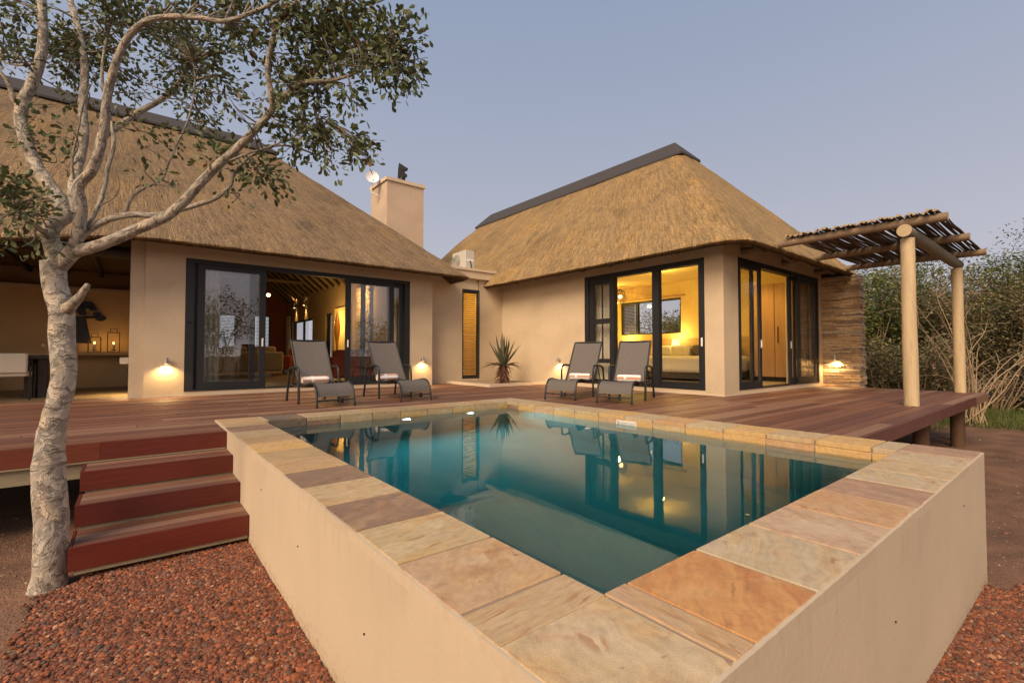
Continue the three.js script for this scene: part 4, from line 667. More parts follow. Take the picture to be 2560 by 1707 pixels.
// ---------------------------------------------------------------- tree
const BR = [
  ['trunk', [[-0.433,-0.971,-4.455,0.1306],[-0.434,-0.839,-4.455,0.1116],[-0.410,-0.681,-4.436,0.1088],[-0.405,-0.524,-4.432,0.1143],[-0.409,-0.348,-4.435,0.1197],[-0.425,-0.172,-4.448,0.1224],[-0.442,0.005,-4.461,0.1170],[-0.445,0.185,-4.464,0.1007],[-0.411,0.363,-4.437,0.0844],[-0.384,0.471,-4.415,0.0844],[-0.365,0.574,-4.400,0.0844],[-0.361,0.690,-4.396,0.0871],[-0.371,0.780,-4.405,0.0925],[-0.390,0.867,-4.420,0.0884],[-0.390,0.957,-4.420,0.0925],[-0.379,1.047,-4.411,0.0844],[-0.387,1.135,-4.417,0.0925],[-0.420,1.195,-4.444,0.0925],[-0.439,1.266,-4.459,0.0871],[-0.434,1.343,-4.455,0.0844],[-0.440,1.425,-4.460,0.0898]]],
  ['stub', [[-0.365,1.083,-4.399,0.0680],[-0.318,1.126,-4.298,0.0455],[-0.278,1.180,-4.214,0.0344],[-0.240,1.245,-4.145,0.0223]]],
  ['left limb', [[-0.423,1.386,-4.447,0.0789],[-0.443,1.506,-4.486,0.0762],[-0.468,1.614,-4.528,0.0735],[-0.437,1.698,-4.526,0.0707],[-0.394,1.742,-4.515,0.0680],[-0.435,1.881,-4.570,0.0651],[-0.556,2.101,-4.691,0.0623],[-0.625,2.298,-4.769,0.0594],[-0.664,2.470,-4.823,0.0564],[-0.655,2.616,-4.839,0.0535],[-0.618,2.737,-4.832,0.0505],[-0.577,2.915,-4.822,0.0474],[-0.563,3.123,-4.834,0.0444],[-0.575,3.334,-4.867,0.0413],[-0.596,3.662,-4.906,0.0381]]],
  ['left low', [[-0.462,1.579,-4.478,0.0327],[-0.491,1.605,-4.405,0.0262],[-0.553,1.653,-4.358,0.0201],[-0.625,1.721,-4.320,0.0142],[-0.719,1.762,-4.300,0.0086]]],
  ['left thin', [[-0.666,2.582,-4.899,0.0289],[-0.705,2.617,-4.898,0.0248],[-0.745,2.748,-4.898,0.0207],[-0.783,2.808,-4.897,0.0166],[-0.863,2.908,-4.929,0.0126]]],
  ['centre limb', [[-0.394,1.412,-4.423,0.0599],[-0.324,1.522,-4.335,0.0569],[-0.300,1.656,-4.283,0.0540],[-0.295,1.788,-4.247,0.0512],[-0.307,1.893,-4.224,0.0483],[-0.237,1.996,-4.136,0.0455],[-0.199,2.123,-4.074,0.0428],[-0.173,2.284,-4.020,0.0401],[-0.163,2.444,-3.981,0.0374],[-0.138,2.576,-3.929,0.0348],[-0.102,2.707,-3.868,0.0322],[-0.048,2.811,-3.792,0.0296],[0.024,2.872,-3.702,0.0271],[0.132,2.881,-3.583,0.0247],[0.275,2.859,-3.436,0.0222],[0.398,2.818,-3.305,0.0198],[0.509,2.846,-3.183,0.0175],[0.618,2.896,-3.064,0.0151],[0.733,2.997,-2.939,0.0129]]],
  ['back limb', [[-0.341,1.764,-4.509,0.0477],[-0.367,1.961,-4.615,0.0461],[-0.341,2.180,-4.680,0.0444],[-0.319,2.435,-4.748,0.0427],[-0.341,2.700,-4.851,0.0408],[-0.338,2.944,-4.934,0.0388],[-0.356,3.197,-5.034,0.0367],[-0.409,3.489,-5.162,0.0345],[-0.463,3.727,-5.291,0.0322],[-0.507,4.038,-5.412,0.0298]]],
  ['right limb', [[-0.393,1.386,-4.423,0.0626],[-0.324,1.473,-4.349,0.0598],[-0.244,1.502,-4.267,0.0571],[-0.155,1.537,-4.178,0.0544],[-0.009,1.616,-4.042,0.0517],[0.146,1.701,-3.900,0.0490],[0.232,1.785,-3.813,0.0464],[0.316,1.906,-3.727,0.0438],[0.400,2.020,-3.642,0.0412],[0.484,2.115,-3.557,0.0386],[0.576,2.227,-3.465,0.0360],[0.658,2.345,-3.381,0.0335],[0.693,2.413,-3.335,0.0310],[0.812,2.541,-3.222,0.0285],[0.892,2.632,-3.139,0.0260],[0.929,2.796,-3.092,0.0235],[0.947,2.885,-3.059,0.0211],[1.008,2.948,-2.993,0.0187],[1.030,3.085,-2.957,0.0163]]],
  ['right fork', [[0.676,2.370,-3.306,0.0281],[0.654,2.445,-3.270,0.0256],[0.627,2.589,-3.239,0.0231],[0.638,2.729,-3.176,0.0208],[0.659,2.829,-3.106,0.0185],[0.719,2.898,-3.004,0.0162],[0.821,2.963,-2.869,0.0140]]],
  ['low limb', [[-0.327,1.528,-4.369,0.0381],[-0.269,1.620,-4.333,0.0357],[-0.171,1.700,-4.265,0.0333],[-0.031,1.744,-4.163,0.0309],[0.120,1.744,-4.052,0.0284],[0.272,1.799,-3.941,0.0260],[0.424,1.868,-3.829,0.0235],[0.501,1.950,-3.779,0.0210],[0.526,2.045,-3.769,0.0185],[0.608,2.168,-3.714,0.0160],[0.702,2.239,-3.649,0.0135],[0.827,2.256,-3.559,0.0110],[0.995,2.192,-3.434,0.0084]]],
  ['thin rise', [[-0.062,1.762,-4.220,0.0180],[-0.034,1.876,-4.229,0.0167],[0.027,1.951,-4.213,0.0154],[0.130,2.027,-4.162,0.0141],[0.171,2.159,-4.161,0.0128],[0.218,2.307,-4.156,0.0115],[0.281,2.499,-4.137,0.0101],[0.317,2.750,-4.140,0.0087],[0.311,2.962,-4.177,0.0073]]],
  ['inner rise', [[-0.289,1.631,-4.338,0.0245],[-0.234,1.746,-4.344,0.0233],[-0.193,1.890,-4.361,0.0220],[-0.168,2.105,-4.391,0.0207],[-0.141,2.284,-4.419,0.0193],[-0.150,2.426,-4.477,0.0180],[-0.176,2.572,-4.547,0.0165],[-0.221,2.848,-4.633,0.0151],[-0.211,3.117,-4.675,0.0136],[-0.163,3.421,-4.686,0.0121]]],
  ['back cross', [[-0.209,2.529,-4.916,0.0409],[-0.120,2.640,-4.936,0.0376],[-0.004,2.785,-4.934,0.0341],[0.130,2.919,-4.918,0.0304],[0.256,3.105,-4.909,0.0266],[0.333,3.380,-4.938,0.0227],[0.297,3.647,-5.059,0.0186],[0.432,3.905,-5.042,0.0143]]],
  ['thin left', [[-0.341,1.981,-4.380,0.0122],[-0.350,2.087,-4.356,0.0105],[-0.318,2.321,-4.298,0.0087],[-0.289,2.487,-4.243,0.0070],[-0.250,2.601,-4.179,0.0053]]],
  ['far left', [[-0.599,2.917,-4.844,0.0130],[-0.680,2.924,-4.953,0.0107],[-0.775,2.959,-5.071,0.0084],[-0.872,3.037,-5.192,0.0060]]],
  ['right low', [[0.459,2.027,-3.481,0.0115],[0.561,2.087,-3.430,0.0096],[0.709,2.160,-3.344,0.0078],[0.868,2.259,-3.248,0.0059],[0.992,2.322,-3.181,0.0040]]],
  ['right arm', [[0.811,2.513,-3.133,0.0201],[0.921,2.488,-2.964,0.0160],[1.008,2.486,-2.815,0.0120],[1.090,2.528,-2.669,0.0082],[1.150,2.577,-2.540,0.0046]]],
];
const CL = [ // foliage sprays: centre, half width, half height, leaves
  [-0.75,3.23,-4.96,0.16,0.19,80],
  [-0.65,3.16,-5.14,0.16,0.14,45],
  [-0.70,2.84,-4.67,0.10,0.08,26],
  [-0.49,3.40,-5.15,0.19,0.22,110],
  [-0.52,3.25,-5.42,0.17,0.19,80],
  [-0.39,2.97,-5.19,0.12,0.17,50],
  [-0.21,3.25,-4.53,0.19,0.18,110],
  [-0.23,3.23,-5.06,0.17,0.18,70],
  [-0.04,3.24,-4.26,0.20,0.13,100],
  [0.01,3.36,-5.00,0.22,0.19,100],
  [-0.06,3.13,-5.18,0.17,0.11,50],
  [0.20,3.27,-4.46,0.21,0.16,120],
  [0.19,3.09,-3.82,0.18,0.10,70],
  [0.28,3.25,-4.78,0.22,0.17,100],
  [0.30,2.95,-4.63,0.20,0.17,80],
  [0.39,2.69,-4.30,0.13,0.10,40],
  [0.41,2.49,-4.17,0.10,0.06,20],
  [0.46,2.87,-3.99,0.11,0.15,46],
  [0.44,3.11,-3.63,0.17,0.07,60],
  [0.47,3.11,-3.98,0.15,0.12,60],
  [0.57,2.88,-3.39,0.13,0.13,70],
  [0.55,3.04,-3.41,0.14,0.07,50],
  [0.77,2.71,-3.23,0.18,0.17,120],
  [0.74,2.87,-3.13,0.13,0.12,60],
  [0.87,2.76,-3.02,0.17,0.14,110],
  [0.85,2.89,-2.91,0.17,0.09,80],
  [1.00,2.86,-2.79,0.12,0.08,60],
  [1.03,2.71,-2.89,0.15,0.15,120],
  [1.11,2.72,-2.70,0.12,0.12,70],
  [1.15,2.51,-2.67,0.14,0.11,90],
  [1.19,2.60,-2.57,0.12,0.12,60],
  [1.23,2.71,-2.54,0.07,0.07,20],
  [1.21,2.38,-2.49,0.08,0.06,24],
  [0.96,2.54,-3.08,0.18,0.10,70],
  [0.85,2.42,-3.17,0.14,0.07,36],
  [1.01,2.34,-2.91,0.09,0.06,20],
  [0.78,2.32,-3.35,0.14,0.07,50],
  [0.91,2.30,-3.24,0.16,0.10,70],
  [1.03,2.18,-3.15,0.15,0.09,60],
  [1.09,2.13,-2.97,0.10,0.08,34],
  [0.88,2.15,-3.39,0.14,0.09,36],
  [0.98,2.02,-3.19,0.06,0.04,8],
  [0.53,2.42,-3.42,0.07,0.06,10],
  [0.53,2.27,-3.43,0.06,0.05,8],
  [0.39,2.15,-3.79,0.13,0.09,40],
  [0.62,2.10,-3.67,0.08,0.08,26],
  [0.67,2.00,-3.63,0.09,0.09,36],
  [0.07,2.10,-4.18,0.07,0.08,8],
  [0.12,1.98,-4.14,0.04,0.03,3],
  [-0.47,2.30,-4.74,0.12,0.12,32],
  [-0.50,2.44,-4.77,0.08,0.08,14],
  [0.02,2.46,-4.47,0.15,0.07,22],
  [0.15,2.43,-4.37,0.08,0.07,12],
  [0.48,1.86,-3.72,0.06,0.03,4],
  [-0.62,1.80,-4.29,0.15,0.09,70],
  [-0.54,1.71,-4.22,0.11,0.07,36],
  [-0.63,1.54,-4.35,0.11,0.06,22],
  [-0.54,1.48,-4.28,0.08,0.05,14],
  [-0.65,1.87,-4.24,0.07,0.05,20],
];
{
  const f = rng(42), tree = thing('tree', 'pale barked leaning tree with small dark leaves beside the steps', 'tree');
  let s = 1; const nodes = [];
  for (const [name, st0] of BR) { const st = st0.map(q => [q[0], q[1], q[2], q[3] * (name === 'trunk' ? .77 : .67)]); if (name === 'trunk') { for (let k = 0; k < 2; k++) { const o = st.map(q => q.slice()); for (let i = 1; i < st.length - 1; i++) for (let c = 0; c < 4; c++) st[i][c] = .25 * o[i - 1][c] + .5 * o[i][c] + .25 * o[i + 1][c]; } st[0][3] *= 1.5; st[1][3] *= 1.2; }
    const big = name === 'trunk', g = limb(st, big ? 26 : 12, big ? 8 : 8, big ? .075 : .07, s++ * 3.7, true);
    part(big ? 'trunk' : name === 'stub' ? 'broken_stub' : 'branch', g, M.bark, tree);
    if (!big && name !== 'stub') { const C = new THREE.CatmullRomCurve3(st.map(q => V(q[0], q[1], q[2]))); for (let i = 2; i <= 24; i++) nodes.push(C.getPoint(i / 24)); }
  }
  const twigs = [], spots = [], up = V(0, 1, 0);
  for (const [x, y, z, rx, ry, n] of CL) {
    const c = V(x, y, z), view = V(.6266, 0, -.7793), side = V(.7793, 0, .6266), m = Math.max(2, Math.round(n / 9));
    const root = nodes.reduce((b, q) => q.distanceToSquared(c) < b.distanceToSquared(c) ? q : b, nodes[0]);
    for (let k = 0; k < m; k++) {
      const a = f() * 6.283, q = Math.sqrt(f()), e = c.clone().addScaledVector(side, Math.cos(a) * q * rx).addScaledVector(up, Math.sin(a) * q * ry).addScaledVector(view, rr(-1, 1, f) * Math.max(rx, .12));
      const st = nodes.reduce((b, w) => w.distanceToSquared(e) + w.distanceToSquared(c) * .3 < b.distanceToSquared(e) + b.distanceToSquared(c) * .3 ? w : b, root);
      const mid = st.clone().lerp(e, .55).add(V(rr(-.05, .05, f), rr(-.02, .06, f), rr(-.05, .05, f)));
      const L = st.distanceTo(e); if (L > .95) { mid.lerp(e, .3); }
      const base = L > .95 ? mid : st; twigs.push(limb([[base.x, base.y, base.z, .0065], [mid.x + .01, mid.y, mid.z, .0045], [e.x, e.y, e.z, .0022]], 5, 5, .1, k));
      const per = Math.round(n / m * 3.3);
      for (let i = 0; i < per; i++) { const t = Math.pow(f(), .7), b = t < .5 ? mid.clone().lerp(e, t * 2) : e.clone(); b.add(V(rr(-1, 1, f), rr(-.8, .8, f), rr(-1, 1, f)).multiplyScalar(.095)); spots.push([b, b.clone().sub(mid)]); }
    }
  }
  for (let k = 0; k < 60; k++) { const b = nodes[Math.floor(f() * nodes.length)], e = b.clone().add(V(rr(-.25, .25, f), rr(-.1, .3, f), rr(-.25, .25, f))); twigs.push(limb([[b.x, b.y, b.z, .005], [(b.x + e.x) / 2 + .03, (b.y + e.y) / 2, (b.z + e.z) / 2, .0035], [e.x, e.y, e.z, .0015]], 5, 4, .1, k)); }
  const tw = part('twigs', twigs, M.bark, tree); tw.userData.kind = 'stuff';
  // obovate leaf, folded along its rib
  const w = .0112, lf = new THREE.BufferGeometry(), P = [[0, 0, 0], [-w * .55, .0025, .013], [w * .55, .0025, .013], [0, -.001, .014], [-w, .004, .028], [w, .004, .028], [0, 0, .028], [-w * .75, .003, .039], [w * .75, .003, .039], [0, .001, .046]];
  lf.setAttribute('position', new THREE.Float32BufferAttribute(P.flat(), 3)); lf.setIndex([0, 3, 1, 0, 2, 3, 1, 3, 6, 1, 6, 4, 3, 2, 5, 3, 5, 6, 4, 6, 9, 4, 9, 7, 6, 5, 8, 6, 8, 9]); lf.computeVertexNormals();
  const lm = new THREE.MeshPhysicalMaterial({ color: 0xffffff, roughness: .6, transmission: .3, thickness: 0, ior: 1.4 });
  const im = new THREE.InstancedMesh(lf, lm, spots.length), mt = new THREE.Matrix4(), qn = new THREE.Quaternion(), sc = V(1, 1, 1), col = new THREE.Color();
  spots.forEach(([p, d], i) => {
    const dir = d.normalize().add(V(rr(-1, 1, f), rr(-.9, .7, f), rr(-1, 1, f)).multiplyScalar(1.0)).normalize(); qn.setFromUnitVectors(V(0, 0, 1), dir); qn.multiply(new THREE.Quaternion().setFromAxisAngle(V(0, 0, 1), rr(-1.2, 1.2, f)));
    const k = rr(.65, 1.35, f); sc.set(k, k, k); mt.compose(p, qn, sc); im.setMatrixAt(i, mt); const h = f(), b = rr(.6, 1.25, f); h < .04 ? col.setRGB(.15 * b, .085 * b, .03 * b) : col.setRGB(.125 * b, .150 * b, .060 * b); im.setColorAt(i, col);
  });
  im.name = 'crown'; im.userData.kind = 'stuff'; im.castShadow = im.receiveShadow = true; tree.add(im);
}
// ---------------------------------------------------------------- gravel
{
  const f = rng(611), geos = [];
  for (let k = 0; k < 4; k++) { const g = new THREE.IcosahedronGeometry(1, 1), p = g.attributes.position; for (let i = 0; i < p.count; i++) { const v = V(p.getX(i), p.getY(i), p.getZ(i)), s = 1 + .38 * noise(v.x * 1.3 + k * 9, v.y * 1.3, v.z * 1.3) + .12 * noise(v.x * 3 + k, v.y * 3, v.z * 3); p.setXYZ(i, v.x * s, v.y * s * .72, v.z * s * .9); } geos.push(toCreasedNormals(g, .9)); }
  const mat = std(lin(1, 1, 1), { roughness: .82 }), S = [[], [], [], []];
  const put = (x, z, lift) => { const k = Math.floor(f() * 4), r = .0082 * Math.exp(rr(-.25, .62, f)) * (f() < .05 ? 1.5 : 1); S[k].push([x, gY(x, z) + lift + rr(0, .012, f), z, r]); };
  const edge = (z) => -.405 - .05 * (z + 4.0) * .3 + .05 * noise(z * 2.2, 1, 1) + .02 * noise(z * 9, 3, 1);
  for (let i = 0; i < 78000; i++) { const z = -4.85 + 4.0 * f(), x = -.65 + 1.42 * f(), e = edge(z) + .10 * Math.pow(f(), 2) * (f() < .5 ? -1 : 1); if (x < e || x > .752) continue; if (z < -4.35 && x < -.25) continue; if (Math.hypot(x + .42, z + 4.45) < .14) continue; put(x, z, .004 + .022 * smooth(0, .35, x - e)); }
  // strip along the near wall on the right
  for (let i = 0; i < 90000; i++) { const x = 1.7 + 5.6 * f(), z = -.6 + 1.3 * f(); if (z > .62 + .08 * noise(x * 2, 0, 0) || (x > 5.1 && z < -.42 + .06 * noise(x * 5, 2, 1) + .35 * (x - 5.2)) || z < -.575 && x < 5.25) continue; if (x > 5.9 + .15 * noise(z * 4, 1, 2) + .6 * (z + .5)) continue; put(x, z, .006); }
  const g = thing('gravel_bed', null, null); scene.remove(g); delete used.gravel_bed;
  const root = new THREE.Group(); root.name = 'gravel'; scene.add(root); tag(root, 'reddish brown laterite gravel lying along the foot of the pool walls', 'gravel', null, 'stuff');
  S.forEach((L, k) => {
    const im = new THREE.InstancedMesh(geos[k], mat, L.length), m = new THREE.Matrix4(), q = new THREE.Quaternion(), c = new THREE.Color();
    L.forEach(([x, y, z, r], i) => { q.setFromEuler(new THREE.Euler(rr(-.6, .6, f), f() * 6.28, rr(-.6, .6, f))); m.compose(V(x, y, z), q, V(r, r, r)); im.setMatrixAt(i, m); const b = rr(.3, 1.15, f), h = f(); h < .12 ? c.setRGB(.16 * b, .10 * b, .08 * b) : h < .2 ? c.setRGB(.40 * b, .20 * b, .11 * b) : h < .6 ? c.setRGB(.30 * b, .092 * b, .038 * b) : c.setRGB(.20 * b, .070 * b, .038 * b); im.setColorAt(i, c); });
    im.name = k ? 'pebble_mass_00' + k : 'pebble_mass'; im.userData.kind = 'stuff'; im.castShadow = im.receiveShadow = true; root.add(im);
  });
}
// ---------------------------------------------------------------- bushes and grass beyond the deck
const leafMat = new THREE.MeshPhysicalMaterial({ color: 0xffffff, roughness: 1, transmission: .25, thickness: 0, specularIntensity: .25 }), twigMat = std(lin(.34, .24, .15), { roughness: .9 }); M.paleTwig = std(lin(.33, .235, .15), { roughness: .9 });
function bush(name, label, category, x, z, rx, h, o = {}) {
  const f = rng(o.seed || Math.round(x * 13 + z * 7 + 5000)), y0 = gY(x, z) - .05, t = thing(name, label, category, [x, y0, z], 0, o.group), st = [];
  const nb = o.stems || 22, tips = [];
  for (let i = 0; i < nb; i++) {
    const a = f() * 6.283, L = h * rr(.55, 1.02, f), sp = rx * rr(.25, 1.0, f), b = V(Math.cos(a) * rx * .2 * f(), 0, Math.sin(a) * rx * .2 * f()), e = V(Math.cos(a) * sp, L, Math.sin(a) * sp), m = b.clone().lerp(e, .45).add(V(rr(-.25, .25, f), h * rr(-.12, .05, f), rr(-.25, .25, f)));
    st.push(limb([[b.x, b.y, b.z, .028], [m.x, m.y, m.z, .018], [e.x, e.y, e.z, .006]], 5, 6, .1, i)); tips.push(e, m.clone().lerp(e, .6), V(Math.cos(a) * rx * rr(.3, .9, f), h * rr(.04, .4, f), Math.sin(a) * rx * rr(.3, .9, f)));
    for (let k = 0; k < 5; k++) { const s = m.clone().lerp(e, f()), q = s.clone().add(V(rr(-.7, .7, f), rr(-.15, .65, f), rr(-.7, .7, f)).multiplyScalar(rx * .45)); if (q.y < .1) q.y = .1 + f() * .2; st.push(limb([[s.x, s.y, s.z, .011], [(s.x + q.x) / 2 + rr(-.1, .1, f), (s.y + q.y) / 2, (s.z + q.z) / 2, .008], [q.x, q.y, q.z, .003]], 4, 4, .1, k)); tips.push(q); }
  }
  part('stems', st, o.twig || twigMat, t).userData.kind = 'stuff';
  const n = o.leaves || 9000, g = new THREE.BufferGeometry(); g.setAttribute('position', new THREE.Float32BufferAttribute([0, 0, 0, -.5, .12, .5, .5, .12, .5, 0, 0, 1], 3)); g.setIndex([0, 3, 1, 0, 2, 3]); g.computeVertexNormals();
  const im = new THREE.InstancedMesh(g, leafMat, n), m = new THREE.Matrix4(), q = new THREE.Quaternion(), c = new THREE.Color(), base = o.tones || [[.055, .070, .026], [.085, .095, .03], [.04, .052, .024]];
  for (let i = 0; i < n; i++) {
    const tip = tips[Math.floor(f() * tips.length)], s = o.clump || .34, r = Math.pow(f(), .6), a = f() * 6.283, el = Math.acos(2 * f() - 1), p = V(tip.x + Math.sin(el) * Math.cos(a) * r * s * 1.2, Math.max(.05, tip.y + Math.cos(el) * r * s * .8), tip.z + Math.sin(el) * Math.sin(a) * r * s * 1.2);
    q.setFromEuler(new THREE.Euler(rr(-1.2, 1.2, f), f() * 6.283, rr(-.8, .8, f))); const k = rr(.035, .075, f) * (o.size || 1); m.compose(p, q, V(k * .7, k, k)); im.setMatrixAt(i, m);
    const b = base[Math.floor(f() * base.length)], w = rr(.6, 1.35, f) ; c.setRGB(b[0] * w, b[1] * w, b[2] * w); im.setColorAt(i, c);
  }
  im.name = 'foliage'; im.userData.kind = 'stuff'; im.castShadow = im.receiveShadow = true; t.add(im); return t;
}
{
  const G = 'dense bushes behind the deck', olive = [[.17, .20, .062], [.27, .275, .075], [.11, .135, .055]], dry = [[.25, .20, .11], [.18, .18, .07], [.30, .22, .14], [.14, .15, .07]];
  const L = [ // x, z, radius, height, leaf tones, words
    [19.0, -5.2, 2.3, 4.4, olive, 'tall olive bush just right of the stone wall, behind the first pergola post'],
    [20.5, -2.2, 2.4, 4.1, dry, 'brownish twiggy bush between the two pergola posts'],
    [21.5, .9, 2.5, 4.6, dry, 'brownish twiggy bush behind the far pergola post'],
    [21.0, 3.8, 2.6, 4.6, olive, 'green bush at the right edge beyond the deck'],
    [19.4, 1.8, 1.6, 2.3, olive, 'low green bush in front of the brown bush behind the far pergola post'],
    [23.5, -7.8, 2.8, 5.0, olive, 'taller bush rising behind the stone wall end'],
    [25.5, -4.2, 3.2, 5.4, olive, 'tall back bush seen over the brown twiggy bush'],
    [26.0, -.4, 3.2, 5.4, olive, 'tall green back bush above the far pergola post'],
    [26.5, 3.4, 3.2, 5.2, olive, 'tall olive back bush at the right edge of the view'],
    [26.0, 7.2, 3.2, 5.0, olive, 'green back bush past the right edge bush'],
    [17.3, -3.5, 1.5, 2.2, dry, 'low dry bush at the end of the deck beside the stone wall'],
    [18.0, 3.9, 1.5, 2.6, dry, 'low dry branching bush nearest the deck corner at the right edge'],
    [21.5, 5.8, 2.0, 2.6, dry, 'low dry bush past the right edge of the view, beyond the soil'],
    [24.0, 4.6, 2.4, 3.4, olive, 'mid height olive bush behind the dry branching bush at the right edge'],
    [18.2, -10.6, 2.6, 3.4, olive, 'added bush outside the bedroom window over the bed, darkening its lower half'],  // bush added to darken the view through the window
  ];
  for (const [x, z, r, h, tones, label] of L) bush('bush', label, 'bush', x, z, r, h, { tones, group: G, leaves: h < 3 ? 9000 : 34000, size: h > 5 ? 2.1 : 1.6, clump: r * .22, stems: 40 });
  const ring = [[-13, 9, 3.4, 3.6], [-8, 14, 3.6, 4.2], [-2, 17, 3.8, 4.0], [4, 16, 3.4, 5.6], [10, 14, 3.6, 4.0], [15, 11, 3.2, 4.2], [-17, 3, 3.5, 3.6], [-16, -5, 3.4, 4]];  // out of view behind the camera, sized for reflections in the door glass
  const tail = ['far left', 'left', 'near left', 'middle', 'near right', 'right', 'outer left', 'side'];
  ring.forEach(([x, z, r, h], i) => bush('bush', 'big bush across the clearing mirrored in the door glass, ' + tail[i] + ' one', 'bush', x, z, r, h, { tones: olive, group: 'bushes across the clearing', leaves: 7000, size: 2.4, clump: r * .24, stems: 22 }));
}

{ // grass and low green growth past the end of the deck
  const f = rng(808), n = 26000, g = new THREE.BufferGeometry(); g.setAttribute('position', new THREE.Float32BufferAttribute([-.5, 0, 0, .5, 0, 0, -.32, .55, .06, .32, .55, .06, 0, 1, .28], 3)); g.setIndex([0, 1, 2, 1, 3, 2, 2, 3, 4]); g.computeVertexNormals();
  const im = new THREE.InstancedMesh(g, leafMat, n), m = new THREE.Matrix4(), q = new THREE.Quaternion(), c = new THREE.Color(); let i = 0;
  while (i < n) { const x = 14.2 + 8 * f(), z = -6 + 11 * f(), d = fbm(x * .5, z * .5, 3, 3) + smooth(14.6, 16.8, x + .4 * (z + 1)) * .6; if (d < .12 + .3 * f()) continue; q.setFromEuler(new THREE.Euler(rr(-.5, .5, f), f() * 6.28, rr(-.5, .5, f))); const h = rr(.08, .34, f); m.compose(V(x, gY(x, z) - .01, z), q, V(rr(.008, .022, f), h, h)); im.setMatrixAt(i, m); const b = rr(.6, 1.3, f); f() < .22 ? c.setRGB(.24 * b, .19 * b, .10 * b) : c.setRGB(.10 * b, .14 * b, .035 * b); im.setColorAt(i++, c); }
  im.name = 'grass'; im.castShadow = im.receiveShadow = true; scene.add(im); tag(im, 'rough green grass growing past the right end of the deck', 'grass', null, 'stuff');
}
{ // dry leaves, bits of bark and small stones scattered on the bare soil
  const f = rng(909), n = 5200, g = new THREE.IcosahedronGeometry(1, 0); g.scale(1, .35, .7);
  const im = new THREE.InstancedMesh(g, std(lin(1, 1, 1), { roughness: .95 }), n), m = new THREE.Matrix4(), q = new THREE.Quaternion(), c = new THREE.Color();
  for (let i = 0; i < n; i++) { const left = f() < .35, x = left ? -2.6 + 2.2 * f() : 5.4 + 13 * Math.pow(f(), 1.5), z = left ? -7 + 6 * f() : -3.5 + 6 * f(), r = rr(.004, .014, f) * (f() < .04 ? 2 : 1); q.setFromEuler(new THREE.Euler(rr(-.3, .3, f), f() * 6.28, rr(-.3, .3, f))); m.compose(V(x, gY(x, z) + r * .2, z), q, V(r, r, r)); im.setMatrixAt(i, m); const b = rr(.5, 1.3, f), h = f(); h < .4 ? c.setRGB(.20 * b, .09 * b, .05 * b) : h < .8 ? c.setRGB(.24 * b, .16 * b, .10 * b) : c.setRGB(.36 * b, .27 * b, .18 * b); im.setColorAt(i, c); }
  im.name = 'soil_litter'; im.castShadow = im.receiveShadow = true; scene.add(im); tag(im, 'dry leaves and small stones scattered over the bare brown soil', 'litter', null, 'stuff');
}
{ // bare pale shrub with long arching stems
  const f = rng(64), x = 16.4, z = -1.95, y = gY(x, z), t = thing('dry_shrub', 'bare pale shrub with long arching stems at the right edge beside the far post', 'shrub', [x, y, z]), side = V(.7793, 0, .6266), back = V(.6266, 0, -.7793);
  for (let k = 0; k < 15; k++) { const a = rr(-.7, 1.4, f), L = rr(2.0, 4.9, f), b = rr(-.6, .8, f), p = (s, u) => { const v = V(0, u, 0).addScaledVector(side, s).addScaledVector(back, b * u * .4); return v; }, e = Math.sin(a) * L, h = Math.cos(a * .75) * L, st = [[rr(-.25, .25, f), 0, .017], [e * .18, h * .35, .014], [e * .48, h * .68, .010], [e * .8, h * .9, .007], [e * 1.1, h * (1 - .12 * Math.abs(a)), .003]].map(([s, u, r]) => { const v = p(s + rr(-.16, .16, f), u + (u ? rr(-.12, .12, f) : 0)); return [v.x, v.y, v.z, r]; });
    const g = [limb(st, 6, 5, .06, k)]; for (let i = 0; i < 4; i++) { const q = st[1 + i % 3], v = V(q[0], q[1], q[2]), w = v.clone().add(V(rr(-.3, .3, f), rr(.1, .6, f), rr(-.3, .3, f)).addScaledVector(side, rr(-.4, .5, f))); g.push(limb([[v.x, v.y, v.z, .008], [(v.x + w.x) / 2, (v.y + w.y) / 2 + .05, (v.z + w.z) / 2, .006], [w.x, w.y, w.z, .003]], 4, 4, .1, i)); } part('stem', g, M.paleTwig, t); }
}
